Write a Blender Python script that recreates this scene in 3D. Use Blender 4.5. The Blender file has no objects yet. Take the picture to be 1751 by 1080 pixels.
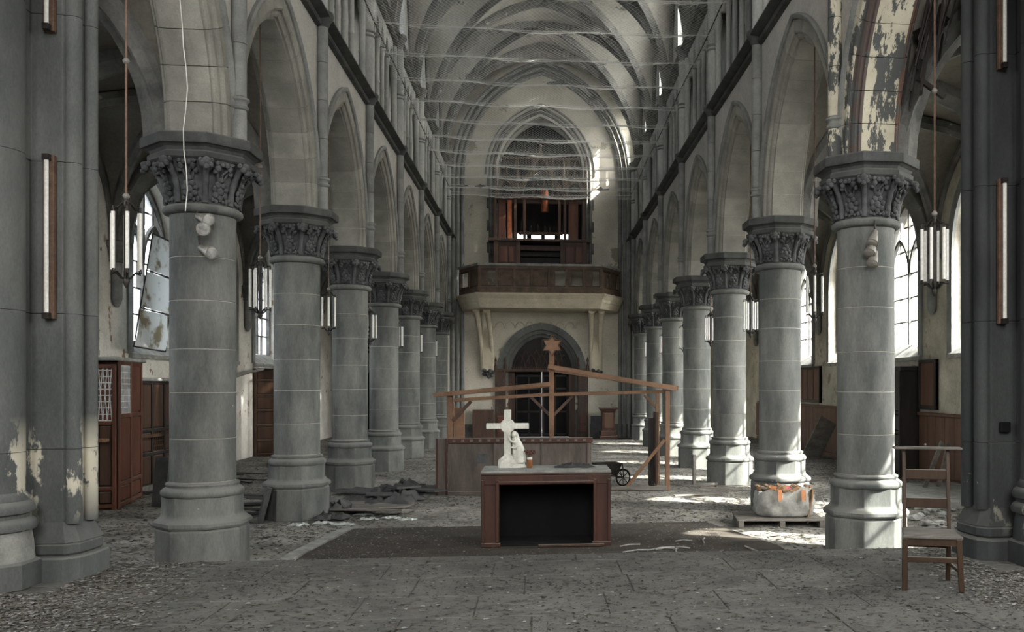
import bpy, bmesh, math, random
import numpy as np
from math import sin, cos, pi, sqrt, radians, asin, acos
from mathutils import Vector, Matrix
random.seed(7); RNG = np.random.default_rng(7)
SC = bpy.context.scene; COL = SC.collection

# ---------------------------------------------------------------- camera, sky, sun, exposure
cam_d = bpy.data.cameras.new('camera'); cam = bpy.data.objects.new('camera', cam_d); COL.objects.link(cam)
FPX = 1550.0
cam_d.sensor_fit = 'HORIZONTAL'; cam_d.sensor_width = 36; cam_d.lens = 36 * FPX / 1751
cam_d.shift_x = (875.5 - 1092.3) / 1751; cam_d.shift_y = (658.8 - 540) / 1751
cam_d.clip_end = 300
cam.location = (-0.085, 0, 1.9); cam.rotation_euler = (pi/2, 0, -0.109)
SC.camera = cam

w = bpy.data.worlds.new('sky'); SC.world = w; w.use_nodes = True
nt = w.node_tree; nt.nodes.clear()
sky = nt.nodes.new('ShaderNodeTexSky'); sky.sky_type = 'NISHITA'; sky.sun_disc = False
sky.sun_elevation = radians(37); sky.sun_rotation = radians(125); sky.dust_density = 4.0; sky.ozone_density = 1.0
hsv = nt.nodes.new('ShaderNodeHueSaturation'); hsv.inputs['Saturation'].default_value = 0.25
bg = nt.nodes.new('ShaderNodeBackground'); bg.inputs['Strength'].default_value = 2.3
out = nt.nodes.new('ShaderNodeOutputWorld')
nt.links.new(sky.outputs[0], hsv.inputs['Color']); nt.links.new(hsv.outputs[0], bg.inputs[0]); nt.links.new(bg.outputs[0], out.inputs[0])

def add_light(name, kind, loc, direction, energy, size=None, size_y=None, color=(1, 1, 1)):
    ld = bpy.data.lights.new(name, kind); ld.energy = energy; ld.color = color
    if kind == 'AREA':
        ld.shape = 'RECTANGLE'; ld.size = size; ld.size_y = size_y or size
    o = bpy.data.objects.new(name, ld); COL.objects.link(o); o.location = loc
    o.rotation_euler = Vector(direction).to_track_quat('-Z', 'Y').to_euler()
    return o
AZ, EL = radians(27), radians(39)
SUN_DIR = (-cos(AZ)*cos(EL), sin(AZ)*cos(EL), -sin(EL))
sun = add_light('sun', 'SUN', (20, -10, 25), SUN_DIR, 38.0, color=(1, 0.95, 0.86)); sun.data.angle = radians(0.6)
# daylight of the chancel and transept windows behind and beside the camera
add_light('chancel_window_light', 'AREA', (0, -6.7, 7.5), (0, 1, -0.04), 1200, 5.5, 7.0, (1.0, 0.99, 0.98))
add_light('transept_window_light_right', 'AREA', (7.45, 2.5, 5.2), (-1, 0.35, -0.1), 420, 3.2, 4.5, (1.0, 0.99, 0.98))
add_light('transept_window_light_left', 'AREA', (-7.45, 2.5, 5.2), (1, 0.35, -0.1), 260, 3.2, 4.5, (1.0, 0.99, 0.98))
SC.view_settings.view_transform = 'Standard'; SC.view_settings.look = 'None'
SC.view_settings.gamma = 1; SC.view_settings.use_curve_mapping = False
SC.view_settings.exposure = 0.5
SC.cycles.max_bounces = 8; SC.cycles.diffuse_bounces = 5; SC.cycles.transparent_max_bounces = 16
SC.cycles.sample_clamp_indirect = 4.0; SC.cycles.use_denoising = True
SC.cycles.caustics_reflective = False; SC.cycles.caustics_refractive = False

# ---------------------------------------------------------------- materials
def srgb(c):
    return tuple(((x/255)/12.92 if x/255 <= 0.04045 else ((x/255+0.055)/1.055)**2.4) for x in c)
def node(nt, kind, **kw):
    n = nt.nodes.new(kind)
    for k, v in kw.items():
        if k in n.inputs: n.inputs[k].default_value = v
        else: setattr(n, k, v)
    return n
def mix(nt, fac, a, b, blend='MIX'):
    m = nt.nodes.new('ShaderNodeMix'); m.data_type = 'RGBA'; m.blend_type = blend
    for sock, val in ((m.inputs[0], fac), (m.inputs[6], a), (m.inputs[7], b)):
        if hasattr(val, 'node'): nt.links.new(val, sock)
        else: sock.default_value = val if not isinstance(val, tuple) or len(val) == 4 else (*val, 1)
    return m.outputs[2]
def ramp(nt, src, p0, p1, c0=0.0, c1=1.0):
    m = nt.nodes.new('ShaderNodeMapRange'); m.inputs[1].default_value = p0; m.inputs[2].default_value = p1
    m.inputs[3].default_value = c0; m.inputs[4].default_value = c1; m.clamp = True
    nt.links.new(src, m.inputs[0]); return m.outputs[0]
def noise(nt, vec, scale, detail=5, rough=0.6, stretch=None):
    if stretch:
        mp = nt.nodes.new('ShaderNodeMapping'); mp.inputs['Scale'].default_value = stretch
        nt.links.new(vec, mp.inputs[0]); vec = mp.outputs[0]
    n = nt.nodes.new('ShaderNodeTexNoise'); n.inputs['Scale'].default_value = scale
    n.inputs['Detail'].default_value = detail; n.inputs['Roughness'].default_value = rough
    nt.links.new(vec, n.inputs['Vector']); return n.outputs[0]
def new_mat(name):
    m = bpy.data.materials.new(name); m.use_nodes = True; nt = m.node_tree; nt.nodes.clear()
    b = nt.nodes.new('ShaderNodeBsdfPrincipled'); o = nt.nodes.new('ShaderNodeOutputMaterial')
    nt.links.new(b.outputs[0], o.inputs[0]); b.inputs['Specular IOR Level'].default_value = 0.3
    g = nt.nodes.new('ShaderNodeNewGeometry')
    return m, nt, b, g.outputs['Position']
def surf(name, c1, c2, scale=3.0, rough=0.85, bump=0.15, fine=40.0, stretch=None, rnd=0.0, spot=None, metal=0.0,
         dust=None, dust_amt=0.6, lo=0.35, hi=0.65, patch=None):
    """worn surface: two colours by noise, per-piece brightness, optional specks (spot), dust lying on upward faces,
    and patches where another colour shows"""
    m, nt, b, P = new_mat(name)
    c = mix(nt, ramp(nt, noise(nt, P, scale, 6, 0.62, stretch), lo, hi), srgb(c1), srgb(c2))
    f = noise(nt, P, fine, 4, 0.7, stretch)
    c = mix(nt, 0.35, c, mix(nt, ramp(nt, f, 0.3, 0.7), (0.25, 0.25, 0.25), (1, 1, 1)), 'MULTIPLY')
    if rnd:
        oi = nt.nodes.new('ShaderNodeObjectInfo')
        v = ramp(nt, oi.outputs['Random'], 0, 1, 1-rnd, 1+rnd*0.6)
        cb = nt.nodes.new('ShaderNodeCombineXYZ')
        for i in range(3): nt.links.new(v, cb.inputs[i])
        c = mix(nt, 1.0, c, cb.outputs[0], 'MULTIPLY')
    if spot:
        s = noise(nt, P, spot[1], 2, 0.5); c = mix(nt, ramp(nt, s, spot[2], spot[2]+0.04), c, srgb(spot[0]))
    if patch:   # (colour, scale, threshold, zlo, zhi, stretch)
        s = noise(nt, P, patch[1], 6, 0.65, patch[5]); s = ramp(nt, s, patch[2], patch[2]+0.03)
        sx = nt.nodes.new('ShaderNodeSeparateXYZ'); nt.links.new(P, sx.inputs[0])
        z1 = ramp(nt, sx.outputs[2], patch[3]-0.25, patch[3]+0.1); z2 = ramp(nt, sx.outputs[2], patch[4]-0.1, patch[4]+0.25, 1, 0)
        mm = nt.nodes.new('ShaderNodeMath'); mm.operation = 'MULTIPLY'; nt.links.new(z1, mm.inputs[0]); nt.links.new(z2, mm.inputs[1])
        m2 = nt.nodes.new('ShaderNodeMath'); m2.operation = 'MULTIPLY'; nt.links.new(mm.outputs[0], m2.inputs[0]); nt.links.new(s, m2.inputs[1])
        c = mix(nt, m2.outputs[0], c, srgb(patch[0]))
    if dust:
        g = nt.nodes.new('ShaderNodeNewGeometry'); sx = nt.nodes.new('ShaderNodeSeparateXYZ'); nt.links.new(g.outputs['Normal'], sx.inputs[0])
        c = mix(nt, ramp(nt, sx.outputs[2], 0.35, 0.9, 0, dust_amt), c, srgb(dust))
    nt.links.new(c, b.inputs['Base Color']); b.inputs['Roughness'].default_value = rough; b.inputs['Metallic'].default_value = metal
    if bump:
        bp = nt.nodes.new('ShaderNodeBump'); bp.inputs['Strength'].default_value = bump; bp.inputs['Distance'].default_value = 0.02
        nt.links.new(noise(nt, P, fine, 5, 0.7, stretch), bp.inputs['Height']); nt.links.new(bp.outputs[0], b.inputs['Normal'])
    return m
GR = (128, 128, 122)
MT = {}
MT['column'] = surf('column_stone', (80, 83, 81), (122, 123, 118), 2.6, bump=0.12, fine=60, stretch=(1, 1, 0.3), rnd=0.10, spot=((190, 188, 180), 22, 0.79), dust=GR)
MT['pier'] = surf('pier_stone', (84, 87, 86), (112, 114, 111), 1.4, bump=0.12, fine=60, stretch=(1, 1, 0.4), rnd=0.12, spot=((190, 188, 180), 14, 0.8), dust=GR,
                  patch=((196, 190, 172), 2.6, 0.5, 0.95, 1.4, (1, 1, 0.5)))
MT['shaded_pier'] = surf('shaded_pier_stone', (50, 53, 53), (72, 75, 74), 1.4, bump=0.12, fine=60, stretch=(1, 1, 0.4), rnd=0.12, spot=((170, 168, 160), 14, 0.79), dust=GR,
                  patch=((150, 146, 132), 3.2, 0.6, 0.7, 1.1, (1, 1, 0.5)))  # pier stone for the right pier, its shade put into a darker colour
MT['soffit'] = surf('arch_stone', (124, 123, 115), (152, 150, 140), 2.2, bump=0.12, fine=70, rnd=0.16, spot=((205, 203, 195), 5, 0.8))
MT['trim'] = surf('moulding_stone', (108, 110, 108), (138, 139, 135), 3, bump=0.15, fine=60, rnd=0.12, dust=(120, 120, 114))
MT['dark_trim'] = surf('dark_moulding_stone', (56, 57, 56), (84, 85, 83), 3, bump=0.15, fine=60, rnd=0.1, dust=(110, 110, 105))
MT['mortar'] = surf('pale_mortar', (150, 148, 138), (176, 172, 160), 8, bump=0.1)
MT['plaster'] = surf('nave_plaster', (166, 163, 156), (188, 185, 177), 1.1, bump=0.05, fine=25)
MT['upper'] = surf('upper_stone', (138, 140, 138), (186, 186, 179), 2.2, bump=0.12, fine=40, rnd=0.12, stretch=(1, 1, 0.35))
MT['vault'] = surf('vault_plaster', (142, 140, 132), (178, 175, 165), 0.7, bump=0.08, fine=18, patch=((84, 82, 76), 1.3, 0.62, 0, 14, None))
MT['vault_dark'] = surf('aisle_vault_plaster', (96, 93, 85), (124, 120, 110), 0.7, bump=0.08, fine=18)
MT['rib'] = surf('rib_stone', (78, 79, 77), (124, 123, 118), 2.0, bump=0.12, fine=40, rnd=0.1, spot=((180, 176, 165), 4, 0.72))
MT['aisle_wall'] = surf('aisle_plaster', (148, 143, 130), (188, 182, 166), 1.3, bump=0.15, fine=22, patch=((128, 118, 102), 1.9, 0.6, 1.2, 3.2, None))
MT['aisle_wall_left'] = surf('left_aisle_plaster', (186, 182, 172), (226, 223, 214), 1.0, bump=0.15, fine=22, patch=((128, 106, 88), 2.2, 0.6, 1.2, 4.5, None))
MT['end_wall'] = surf('end_wall_plaster', (176, 172, 158), (208, 203, 188), 0.8, bump=0.06, fine=20, patch=((140, 134, 120), 0.9, 0.6, 0, 14, None))
MT['balcony_stone'] = surf('balcony_stone', (176, 168, 148), (200, 192, 172), 2.5, bump=0.1)
MT['capital'] = surf('capital_stone', (58, 60, 61), (92, 94, 94), 5, bump=0.3, fine=50, dust=(140, 140, 134), dust_amt=0.4)
MT['wood'] = surf('brown_wood', (56, 40, 31), (84, 61, 47), 6, rough=0.5, bump=0.1, fine=60, stretch=(1, 1, 0.12), dust=GR, dust_amt=0.7)
MT['red_wood'] = surf('red_brown_wood', (74, 44, 32), (104, 64, 46), 5, rough=0.45, bump=0.08, fine=60, stretch=(1, 1, 0.12), dust=GR, dust_amt=0.6)
MT['altar_wood'] = surf('altar_wood', (52, 31, 23), (74, 45, 34), 6, rough=0.55, bump=0.1, fine=60, stretch=(1, 1, 0.15), dust=(120, 118, 112), dust_amt=0.8)
MT['black_wood'] = surf('black_wood', (26, 22, 20), (44, 38, 34), 5, rough=0.55, bump=0.1, fine=60, stretch=(1, 1, 0.12), dust=(110, 108, 102), dust_amt=0.6)
MT['raw_wood'] = surf('raw_timber', (98, 74, 56), (128, 98, 76), 8, rough=0.7, bump=0.1, fine=80, stretch=(0.25, 1, 0.25))
MT['grey_wood'] = surf('grey_timber', (88, 85, 80), (124, 119, 112), 8, rough=0.8, bump=0.2, fine=60, stretch=(0.3, 1, 1))
MT['crib_panel'] = surf('crib_panel_board', (70, 63, 58), (98, 89, 82), 4, rough=0.7, bump=0.1, fine=40, stretch=(1, 1, 0.2), dust=(128, 122, 116), dust_amt=0.5)
MT['balcony_wood'] = surf('balcony_wood', (72, 60, 49), (104, 88, 72), 5, rough=0.6, bump=0.1, fine=40, dust=(150, 146, 134), dust_amt=0.8)
MT['chair_wood'] = surf('chair_wood', (50, 36, 24), (68, 50, 34), 8, rough=0.5, bump=0.08, fine=60, stretch=(1, 1, 0.15), dust=(150, 146, 138), dust_amt=0.75)
MT['marble'] = surf('statue_stone', (190, 190, 178), (226, 226, 214), 6, rough=0.6, bump=0.08, fine=40)
MT['dust_top'] = surf('dusty_top', (122, 122, 118), (158, 158, 152), 5, rough=0.95, bump=0.2, fine=60)
MT['slab'] = surf('flagstone', (92, 92, 89), (118, 117, 112), 1.7, rough=0.9, bump=0.35, fine=30, rnd=0.07, spot=((52, 50, 47), 11, 0.68))
MT['joint'] = surf('floor_joint_dirt', (86, 84, 80), (104, 102, 97), 6, rough=1, bump=0.3)
MT['floor'] = surf('nave_floor_grit', (92, 90, 84), (158, 155, 146), 1.1, rough=0.95, bump=0.5, fine=28, spot=((48, 45, 41), 14, 0.6))
MT['carpet'] = surf('dirty_carpet', (52, 48, 43), (74, 69, 62), 2.5, rough=1, bump=0.3, fine=90, spot=((140, 136, 126), 30, 0.74))
MT['white'] = surf('lamp_tube', (215, 213, 205), (232, 230, 222), 3, rough=0.3, bump=0, spot=None)
MT['metal'] = surf('dark_iron', (46, 44, 42), (70, 66, 62), 8, rough=0.5, bump=0.1, metal=0.6)
MT['rust'] = surf('rusty_rod', (92, 72, 60), (118, 94, 80), 10, rough=0.6, bump=0.1, metal=0.3)
MT['lampgrey'] = surf('painted_metal', (112, 108, 100), (142, 138, 130), 8, rough=0.45, bump=0.05)
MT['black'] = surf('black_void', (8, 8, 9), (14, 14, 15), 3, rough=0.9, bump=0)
MT['chip_light'] = surf('pale_chips', (112, 112, 109), (174, 174, 169), 9, rough=0.9, bump=0)
MT['chip_mid'] = surf('grey_chips', (84, 80, 74), (120, 116, 108), 9, rough=0.9, bump=0)
MT['chip_dark'] = surf('dark_chips', (38, 35, 32), (62, 57, 52), 9, rough=0.9, bump=0)
MT['sheet'] = surf('white_sheet', (186, 190, 190), (222, 224, 222), 3, rough=0.6, bump=0.1, fine=12, patch=((150, 140, 118), 2.5, 0.58, 2, 5, None))
MT['bag'] = surf('woven_bag', (128, 128, 124), (168, 167, 160), 6, rough=0.7, bump=0.3, fine=30)
MT['tan'] = surf('tan_fabric', (132, 104, 78), (164, 134, 104), 6, rough=0.8, bump=0.2)
MT['strap'] = surf('orange_strap', (176, 116, 76), (190, 130, 90), 6, rough=0.7, bump=0.05)
MT['pink'] = surf('pink_wrapper', (190, 70, 92), (210, 96, 116), 6, rough=0.5, bump=0.1)
MT['copper'] = surf('copper_pipe', (150, 84, 56), (190, 116, 82), 6, rough=0.3, bump=0, metal=0.7)
MT['slate'] = surf('slate_board', (54, 55, 55), (82, 83, 82), 4, rough=0.7, bump=0.1)
MT['net'] = surf('net_wire', (185, 185, 180), (210, 210, 204), 6, rough=0.5, bump=0, metal=0.2)
MT['wainscot'] = surf('wainscot_wood', (74, 50, 36), (98, 70, 52), 5, rough=0.6, bump=0.1, fine=50, stretch=(1, 1, 0.15))
MT['flower'] = surf('dead_flower', (70, 40, 38), (96, 62, 54), 20, rough=0.9, bump=0.1)
MT['jar'] = surf('amber_jar', (120, 74, 40), (140, 92, 56), 8, rough=0.25, bump=0)
MT['paper'] = surf('torn_paper', (170, 180, 174), (206, 212, 206), 8, rough=0.9, bump=0.1)

def painted():   # old cream wall paint flaking off the first arch on the right, with dull red borders
    m, nt, b, P = new_mat('flaking_cream_paint')
    c = mix(nt, ramp(nt, noise(nt, P, 3, 6), 0.3, 0.7), srgb((166, 160, 140)), srgb((192, 187, 168)))
    sx = nt.nodes.new('ShaderNodeSeparateXYZ'); nt.links.new(P, sx.inputs[0])
    X = sx.outputs[0]
    band = ramp(nt, X, 3.385, 3.39, 1, 0); band2 = ramp(nt, X, 3.272, 3.276, 0, 1)
    mm = nt.nodes.new('ShaderNodeMath'); mm.operation = 'MULTIPLY'; nt.links.new(band, mm.inputs[0]); nt.links.new(band2, mm.inputs[1])
    c = mix(nt, mm.outputs[0], c, srgb((84, 74, 70)))
    c = mix(nt, ramp(nt, X, 3.755, 3.76), c, srgb((98, 76, 66)))
    pe = ramp(nt, noise(nt, P, 2.9, 9, 0.7, (2.4, 1.2, 0.8)), 0.505, 0.52)
    c = mix(nt, pe, c, srgb((78, 80, 78)))
    c = mix(nt, ramp(nt, noise(nt, P, 30, 3), 0.66, 0.7), c, srgb((120, 116, 100)))
    nt.links.new(c, b.inputs['Base Color']); b.inputs['Roughness'].default_value = 0.85
    bp = nt.nodes.new('ShaderNodeBump'); bp.inputs['Strength'].default_value = 0.3; bp.inputs['Distance'].default_value = 0.01
    nt.links.new(pe, bp.inputs['Height']); bp.invert = True; nt.links.new(bp.outputs[0], b.inputs['Normal'])
    return m
MT['painted'] = painted()
def glass(name, col, transp, transl):
    m = bpy.data.materials.new(name); m.use_nodes = True; nt = m.node_tree; nt.nodes.clear()
    o = nt.nodes.new('ShaderNodeOutputMaterial'); t = nt.nodes.new('ShaderNodeBsdfTransparent'); t.inputs[0].default_value = (*col, 1)
    d = nt.nodes.new('ShaderNodeBsdfTranslucent'); d.inputs[0].default_value = (*col, 1)
    gl = nt.nodes.new('ShaderNodeBsdfGlossy'); gl.inputs['Roughness'].default_value = 0.15
    a = nt.nodes.new('ShaderNodeMixShader'); a.inputs[0].default_value = transl/(transp+transl)
    g = nt.nodes.new('ShaderNodeNewGeometry')
    nt.links.new(t.outputs[0], a.inputs[1]); nt.links.new(d.outputs[0], a.inputs[2])
    b = nt.nodes.new('ShaderNodeMixShader'); b.inputs[0].default_value = 0.05
    nt.links.new(a.outputs[0], b.inputs[1]); nt.links.new(gl.outputs[0], b.inputs[2]); nt.links.new(b.outputs[0], o.inputs[0])
    return m
def sheet_mat():
    m = bpy.data.materials.new('translucent_sheet'); m.use_nodes = True; nt = m.node_tree; nt.nodes.clear()
    o = nt.nodes.new('ShaderNodeOutputMaterial'); d = nt.nodes.new('ShaderNodeBsdfDiffuse'); t = nt.nodes.new('ShaderNodeBsdfTranslucent')
    g = nt.nodes.new('ShaderNodeNewGeometry'); c = mix(nt, ramp(nt, noise(nt, g.outputs['Position'], 2.2, 6), .52, .62), srgb((226, 230, 230)), srgb((150, 144, 124)))
    nt.links.new(c, d.inputs[0]); nt.links.new(c, t.inputs[0]); x = nt.nodes.new('ShaderNodeMixShader'); x.inputs[0].default_value = .45
    nt.links.new(d.outputs[0], x.inputs[1]); nt.links.new(t.outputs[0], x.inputs[2]); nt.links.new(x.outputs[0], o.inputs[0]); return m
MT['sheet2'] = sheet_mat()
MT['glass_clear'] = glass('window_glass', (0.93, 0.96, 0.95), 0.85, 0.15)
MT['glass_frost'] = glass('frosted_window_glass', (0.9, 0.93, 0.93), 0.6, 0.4)
MT['glass_dirty'] = glass('dirty_window_glass', (0.72, 0.74, 0.75), 0.06, 0.94)

# ---------------------------------------------------------------- mesh helpers
class MB:
    def __init__(s): s.v = []; s.f = []
    def add(s, vs, fs, mat=None):
        n = len(s.v); s.v += [tuple(mat @ Vector(p)) if mat is not None else tuple(p) for p in vs]
        s.f += [tuple(i+n for i in f) for f in fs]; return s
    def box(s, x0, x1, y0, y1, z0, z1, mat=None):
        vs = [(x0,y0,z0),(x1,y0,z0),(x1,y1,z0),(x0,y1,z0),(x0,y0,z1),(x1,y0,z1),(x1,y1,z1),(x0,y1,z1)]
        return s.add(vs, [(3,2,1,0),(4,5,6,7),(0,1,5,4),(1,2,6,5),(2,3,7,6),(3,0,4,7)], mat)
    def bar(s, a, b, w, h, up=(0,0,1)):
        a = Vector(a); b = Vector(b); d = (b-a); L = d.length; d.normalize(); up = Vector(up)
        if abs(d.dot(up)) > 0.98: up = Vector((0,1,0))
        x = d.cross(up).normalized(); z = x.cross(d)
        M = Matrix((x, d, z)).transposed().to_4x4(); M.translation = a
        return s.box(-w/2, w/2, 0, L, -h/2, h/2, M)
    def prism(s, poly, z0, z1, mat=None):
        n = len(poly)
        vs = [(x,y,z0) for x,y in poly]+[(x,y,z1) for x,y in poly]
        fs = [tuple(range(n))[::-1], tuple(range(n,2*n))]+[(i,(i+1)%n,n+(i+1)%n,n+i) for i in range(n)]
        return s.add(vs, fs, mat)
    def lathe(s, prof, n=24, c=(0,0,0), phase=0.0, cap=True, sx=1, sy=1):
        vs = []; fs = []; m = len(prof)
        for r, z in prof:
            for k in range(n):
                a = phase+2*pi*k/n; vs.append((c[0]+r*cos(a)*sx, c[1]+r*sin(a)*sy, c[2]+z))
        for j in range(m-1):
            for k in range(n):
                fs.append((j*n+k, j*n+(k+1)%n, (j+1)*n+(k+1)%n, (j+1)*n+k))
        if cap: fs.append(tuple(range(n))[::-1]); fs.append(tuple((m-1)*n+k for k in range(n)))
        return s.add(vs, fs)
    def tube(s, pts, r, n=8):
        pts = [Vector(p) for p in pts]; vs = []; fs = []; up = Vector((0.13, 0.21, 0.97)).normalized()
        for i, p in enumerate(pts):
            d = (pts[min(i+1, len(pts)-1)]-pts[max(i-1, 0)]).normalized()
            x = d.cross(up); x = x.normalized() if x.length > 1e-3 else Vector((1,0,0)); y = x.cross(d).normalized()
            rr = r[i] if isinstance(r, (list, tuple)) else r
            for k in range(n):
                a = 2*pi*k/n; vs.append(p+x*rr*cos(a)+y*rr*sin(a))
        for i in range(len(pts)-1):
            for k in range(n): fs.append((i*n+k, i*n+(k+1)%n, (i+1)*n+(k+1)%n, (i+1)*n+k))
        fs.append(tuple(range(n))[::-1]); fs.append(tuple((len(pts)-1)*n+k for k in range(n)))
        return s.add(vs, fs)
    def ring_sweep(s, rings, closed=False, cap=True):
        n = len(rings[0]); vs = [p for r in rings for p in r]; fs = []; m = len(rings)
        for i in range(m if closed else m-1):
            j = (i+1) % m
            for k in range(n): fs.append((i*n+k, i*n+(k+1)%n, j*n+(k+1)%n, j*n+k))
        if cap and not closed: fs.append(tuple(range(n))[::-1]); fs.append(tuple((m-1)*n+k for k in range(n)))
        return s.add(vs, fs)
    def blob(s, c, r, seed=0, sub=1, sc=(1,1,1), jit=0.15, mat=None):
        bm = bmesh.new(); bmesh.ops.create_icosphere(bm, subdivisions=sub, radius=1)
        rn = random.Random(seed); vs = [((v.co.x*sc[0]*(1+rn.uniform(-jit, jit)))*r+c[0], (v.co.y*sc[1]*(1+rn.uniform(-jit, jit)))*r+c[1], (v.co.z*sc[2]*(1+rn.uniform(-jit, jit)))*r+c[2]) for v in bm.verts]
        fs = [tuple(v.index for v in f.verts) for f in bm.faces]; bm.free()
        return s.add(vs, fs, mat)
    def mesh(s, name, mat, smooth=None, bevel=0):
        me = bpy.data.meshes.new(name); me.from_pydata(s.v, [], s.f); me.update()
        bm = bmesh.new(); bm.from_mesh(me); bmesh.ops.recalc_face_normals(bm, faces=bm.faces)
        if bevel:
            es = [e for e in bm.edges if len(e.link_faces) == 2 and e.calc_face_angle(0) > 0.6]
            bmesh.ops.bevel(bm, geom=es, offset=bevel, segments=1, affect='EDGES', clamp_overlap=True)
        bm.to_mesh(me); bm.free()
        me.materials.append(MT[mat] if isinstance(mat, str) else mat)
        if smooth is not None:
            me.shade_smooth()
            if smooth < 180: me.set_sharp_from_angle(angle=radians(smooth))
        return me
    def build(s, name, mat, parent=None, smooth=None, bevel=0, **kw):
        return obj(name, s.mesh(name, mat, smooth, bevel), parent, **kw)
def obj(name, me, parent=None, loc=(0,0,0), rz=0, rot=None, label=None, cat=None, group=None, kind=None, scale=None):
    o = bpy.data.objects.new(name, me); COL.objects.link(o); o.parent = parent
    o.location = loc; o.rotation_euler = rot or (0, 0, rz)
    if scale: o.scale = scale
    tag(o, label, cat, group, kind); return o
def tag(o, label=None, cat=None, group=None, kind=None):
    if label: o['label'] = label
    if cat: o['category'] = cat
    if group: o['group'] = group
    if kind: o['kind'] = kind
    return o
def thing(name, label, cat, loc=(0,0,0), rz=0, group=None, rot=None):
    return obj(name, None, None, loc, rz, rot, label, cat, group)
def struct(name, me=None, parent=None, loc=(0,0,0), **kw):
    return obj(name, me, parent, loc, kind=None if parent else 'structure', **kw)
def copy_tree(o, parent=None):
    c = o.copy(); COL.objects.link(c); c.parent = parent
    for ch in KIDS.get(o.name, ()): copy_tree(ch, c)
    return c
KIDS = {}
def index_kids(root):
    ch = [o for o in bpy.data.objects if o.parent == root]; KIDS[root.name] = ch
    for x in ch: index_kids(x)
def arc(half, rise):
    R = (rise*rise+half*half)/(2*half); return R
def arc_z(t, half, rise):
    R = arc(half, rise); q = R*R-(abs(t)+R-half)**2
    return sqrt(q) if q > 0 else 0.0
def arc_pts(half, rise, r=0.0, n=12, side=1):
    """half a pointed arch from its springing to its apex, offset outwards by r"""
    R = arc(half, rise); c = R-half; am = acos(c/(R+r))
    return [(side*((R+r)*cos(am*i/n)-c), (R+r)*sin(am*i/n)) for i in range(n+1)]
def full_arc(half, rise, r=0.0, n=12):
    a = arc_pts(half, rise, r, n, 1); b = arc_pts(half, rise, r, n, -1)
    return b + a[::-1][1:]
def strips(m, us, lo, hi, d0, d1, axis='Y'):
    """a wall slab between two depth planes, its lower and upper outline given for every sample"""
    P = (lambda u, d, z: (d, u, z)) if axis == 'Y' else (lambda u, d, z: (u, d, z))
    n = len(us); vs = []; fs = []
    for u, a, b in zip(us, lo, hi): vs += [P(u,d0,a), P(u,d1,a), P(u,d1,b), P(u,d0,b)]
    for i in range(n-1):
        for k in range(4): fs.append((4*i+k, 4*i+(k+1)%4, 4*(i+1)+(k+1)%4, 4*(i+1)+k))
    fs += [(0,1,2,3), (4*n-4, 4*n-3, 4*n-2, 4*n-1)]
    m.add(vs, fs)
def curve_sweep(m, pts, side, prof):
    """sweep a profile (side, outward) along 3-D points; side is a fixed vector"""
    pts = [Vector(p) for p in pts]; side = Vector(side).normalized(); rings = []
    for i, p in enumerate(pts):
        d = (pts[min(i+1, len(pts)-1)]-pts[max(i-1, 0)]).normalized(); nrm = side.cross(d).normalized()
        rings.append([p+side*a+nrm*b for a, b in prof])
    m.ring_sweep(rings)
BAY = 3.666; Y0 = 9.846; XC = 3.556; NC = 7
CY = [Y0+BAY*i for i in range(NC)]; YE = 33.2
ORD = ['first', 'second', 'third', 'fourth', 'fifth', 'sixth', 'seventh', 'eighth']
ORDF = ['nearest', 'second', 'third', 'fourth', 'fifth', 'sixth', 'seventh and farthest']
SIDE = {-1: 'left', 1: 'right'}
# ================================================================ THE SETTING
STEP_Y = 8.95; FZ = 0.24
nave_floor = struct('floor', MB().box(-8.2, 8.2, STEP_Y, 40, -0.3, 0).mesh('floor', 'floor'))
ch_floor = struct('floor', MB().box(-8.2, 8.2, -7.5, STEP_Y-0.012, -0.3, FZ-0.007).mesh('floor', 'joint'))
# flagstones of the chancel, each its own slab; the row along the step is the kerb
rows = [(8.95, 8.62)]; y = 8.61
for d in (0.62, 0.7, 0.66, 0.72, 0.68, 0.7): rows.append((y, y-d)); y -= d+0.012
for ri, (ya, yb) in enumerate(rows):
    x = -5.2 + (ri*0.53) % 1.1
    while x < 5.3:
        wd = random.uniform(1.25, 1.6) if ri == 0 else random.uniform(0.85, 1.25)
        b = MB().box(0.006, wd-0.006, yb-ya+0.006, -0.002, -0.06, 0)
        b.build('flagstone', 'slab', ch_floor, bevel=0.003, loc=(x, ya, FZ+random.uniform(-0.003, 0.003)), rot=(random.uniform(-.0015, .0015), random.uniform(-.0015, .0015), 0))
        x += wd

# ---- arcade walls
HALF, RISE, SPR = 1.51, 2.04, 4.40
VP = [(-.305,.28),(-.305,.13),(-.29,.105),(-.262,.105),(-.255,.06),(-.235,.03),(-.205,.03),(-.2,0),(.2,0),(.205,.03),(.235,.03),(.255,.06),(.262,.105),(.29,.105),(.305,.13),(.305,.28)]
R0 = arc(HALF, RISE); C0 = R0-HALF
def voussoir(u0, u1, side, last, gap=0.0035, prof=VP, shrink=0.0):
    m = MB(); rings = []; n = 3
    for i in range(n+1):
        ring = []
        for x, r in prof:
            am = acos(C0/(R0+r)); u = u0+(u1-u0)*i/n
            # radial joints: the same angle for every radius, except that the last stone ends on the centre line
            a = u*acos(C0/R0)
            if last and i == n: a = am
            if i == 0: a += gap/R0
            if i == n: a -= gap/(R0+r)
            r2 = r-(shrink if r > 0.2 else -shrink)
            sx = x*(1-shrink*2)
            ring.append((sx, side*((R0+r2)*cos(a)-C0), (R0+r2)*sin(a)))
        rings.append(ring)
    m.ring_sweep(rings); return m
NV = 8
VM = {}
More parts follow.
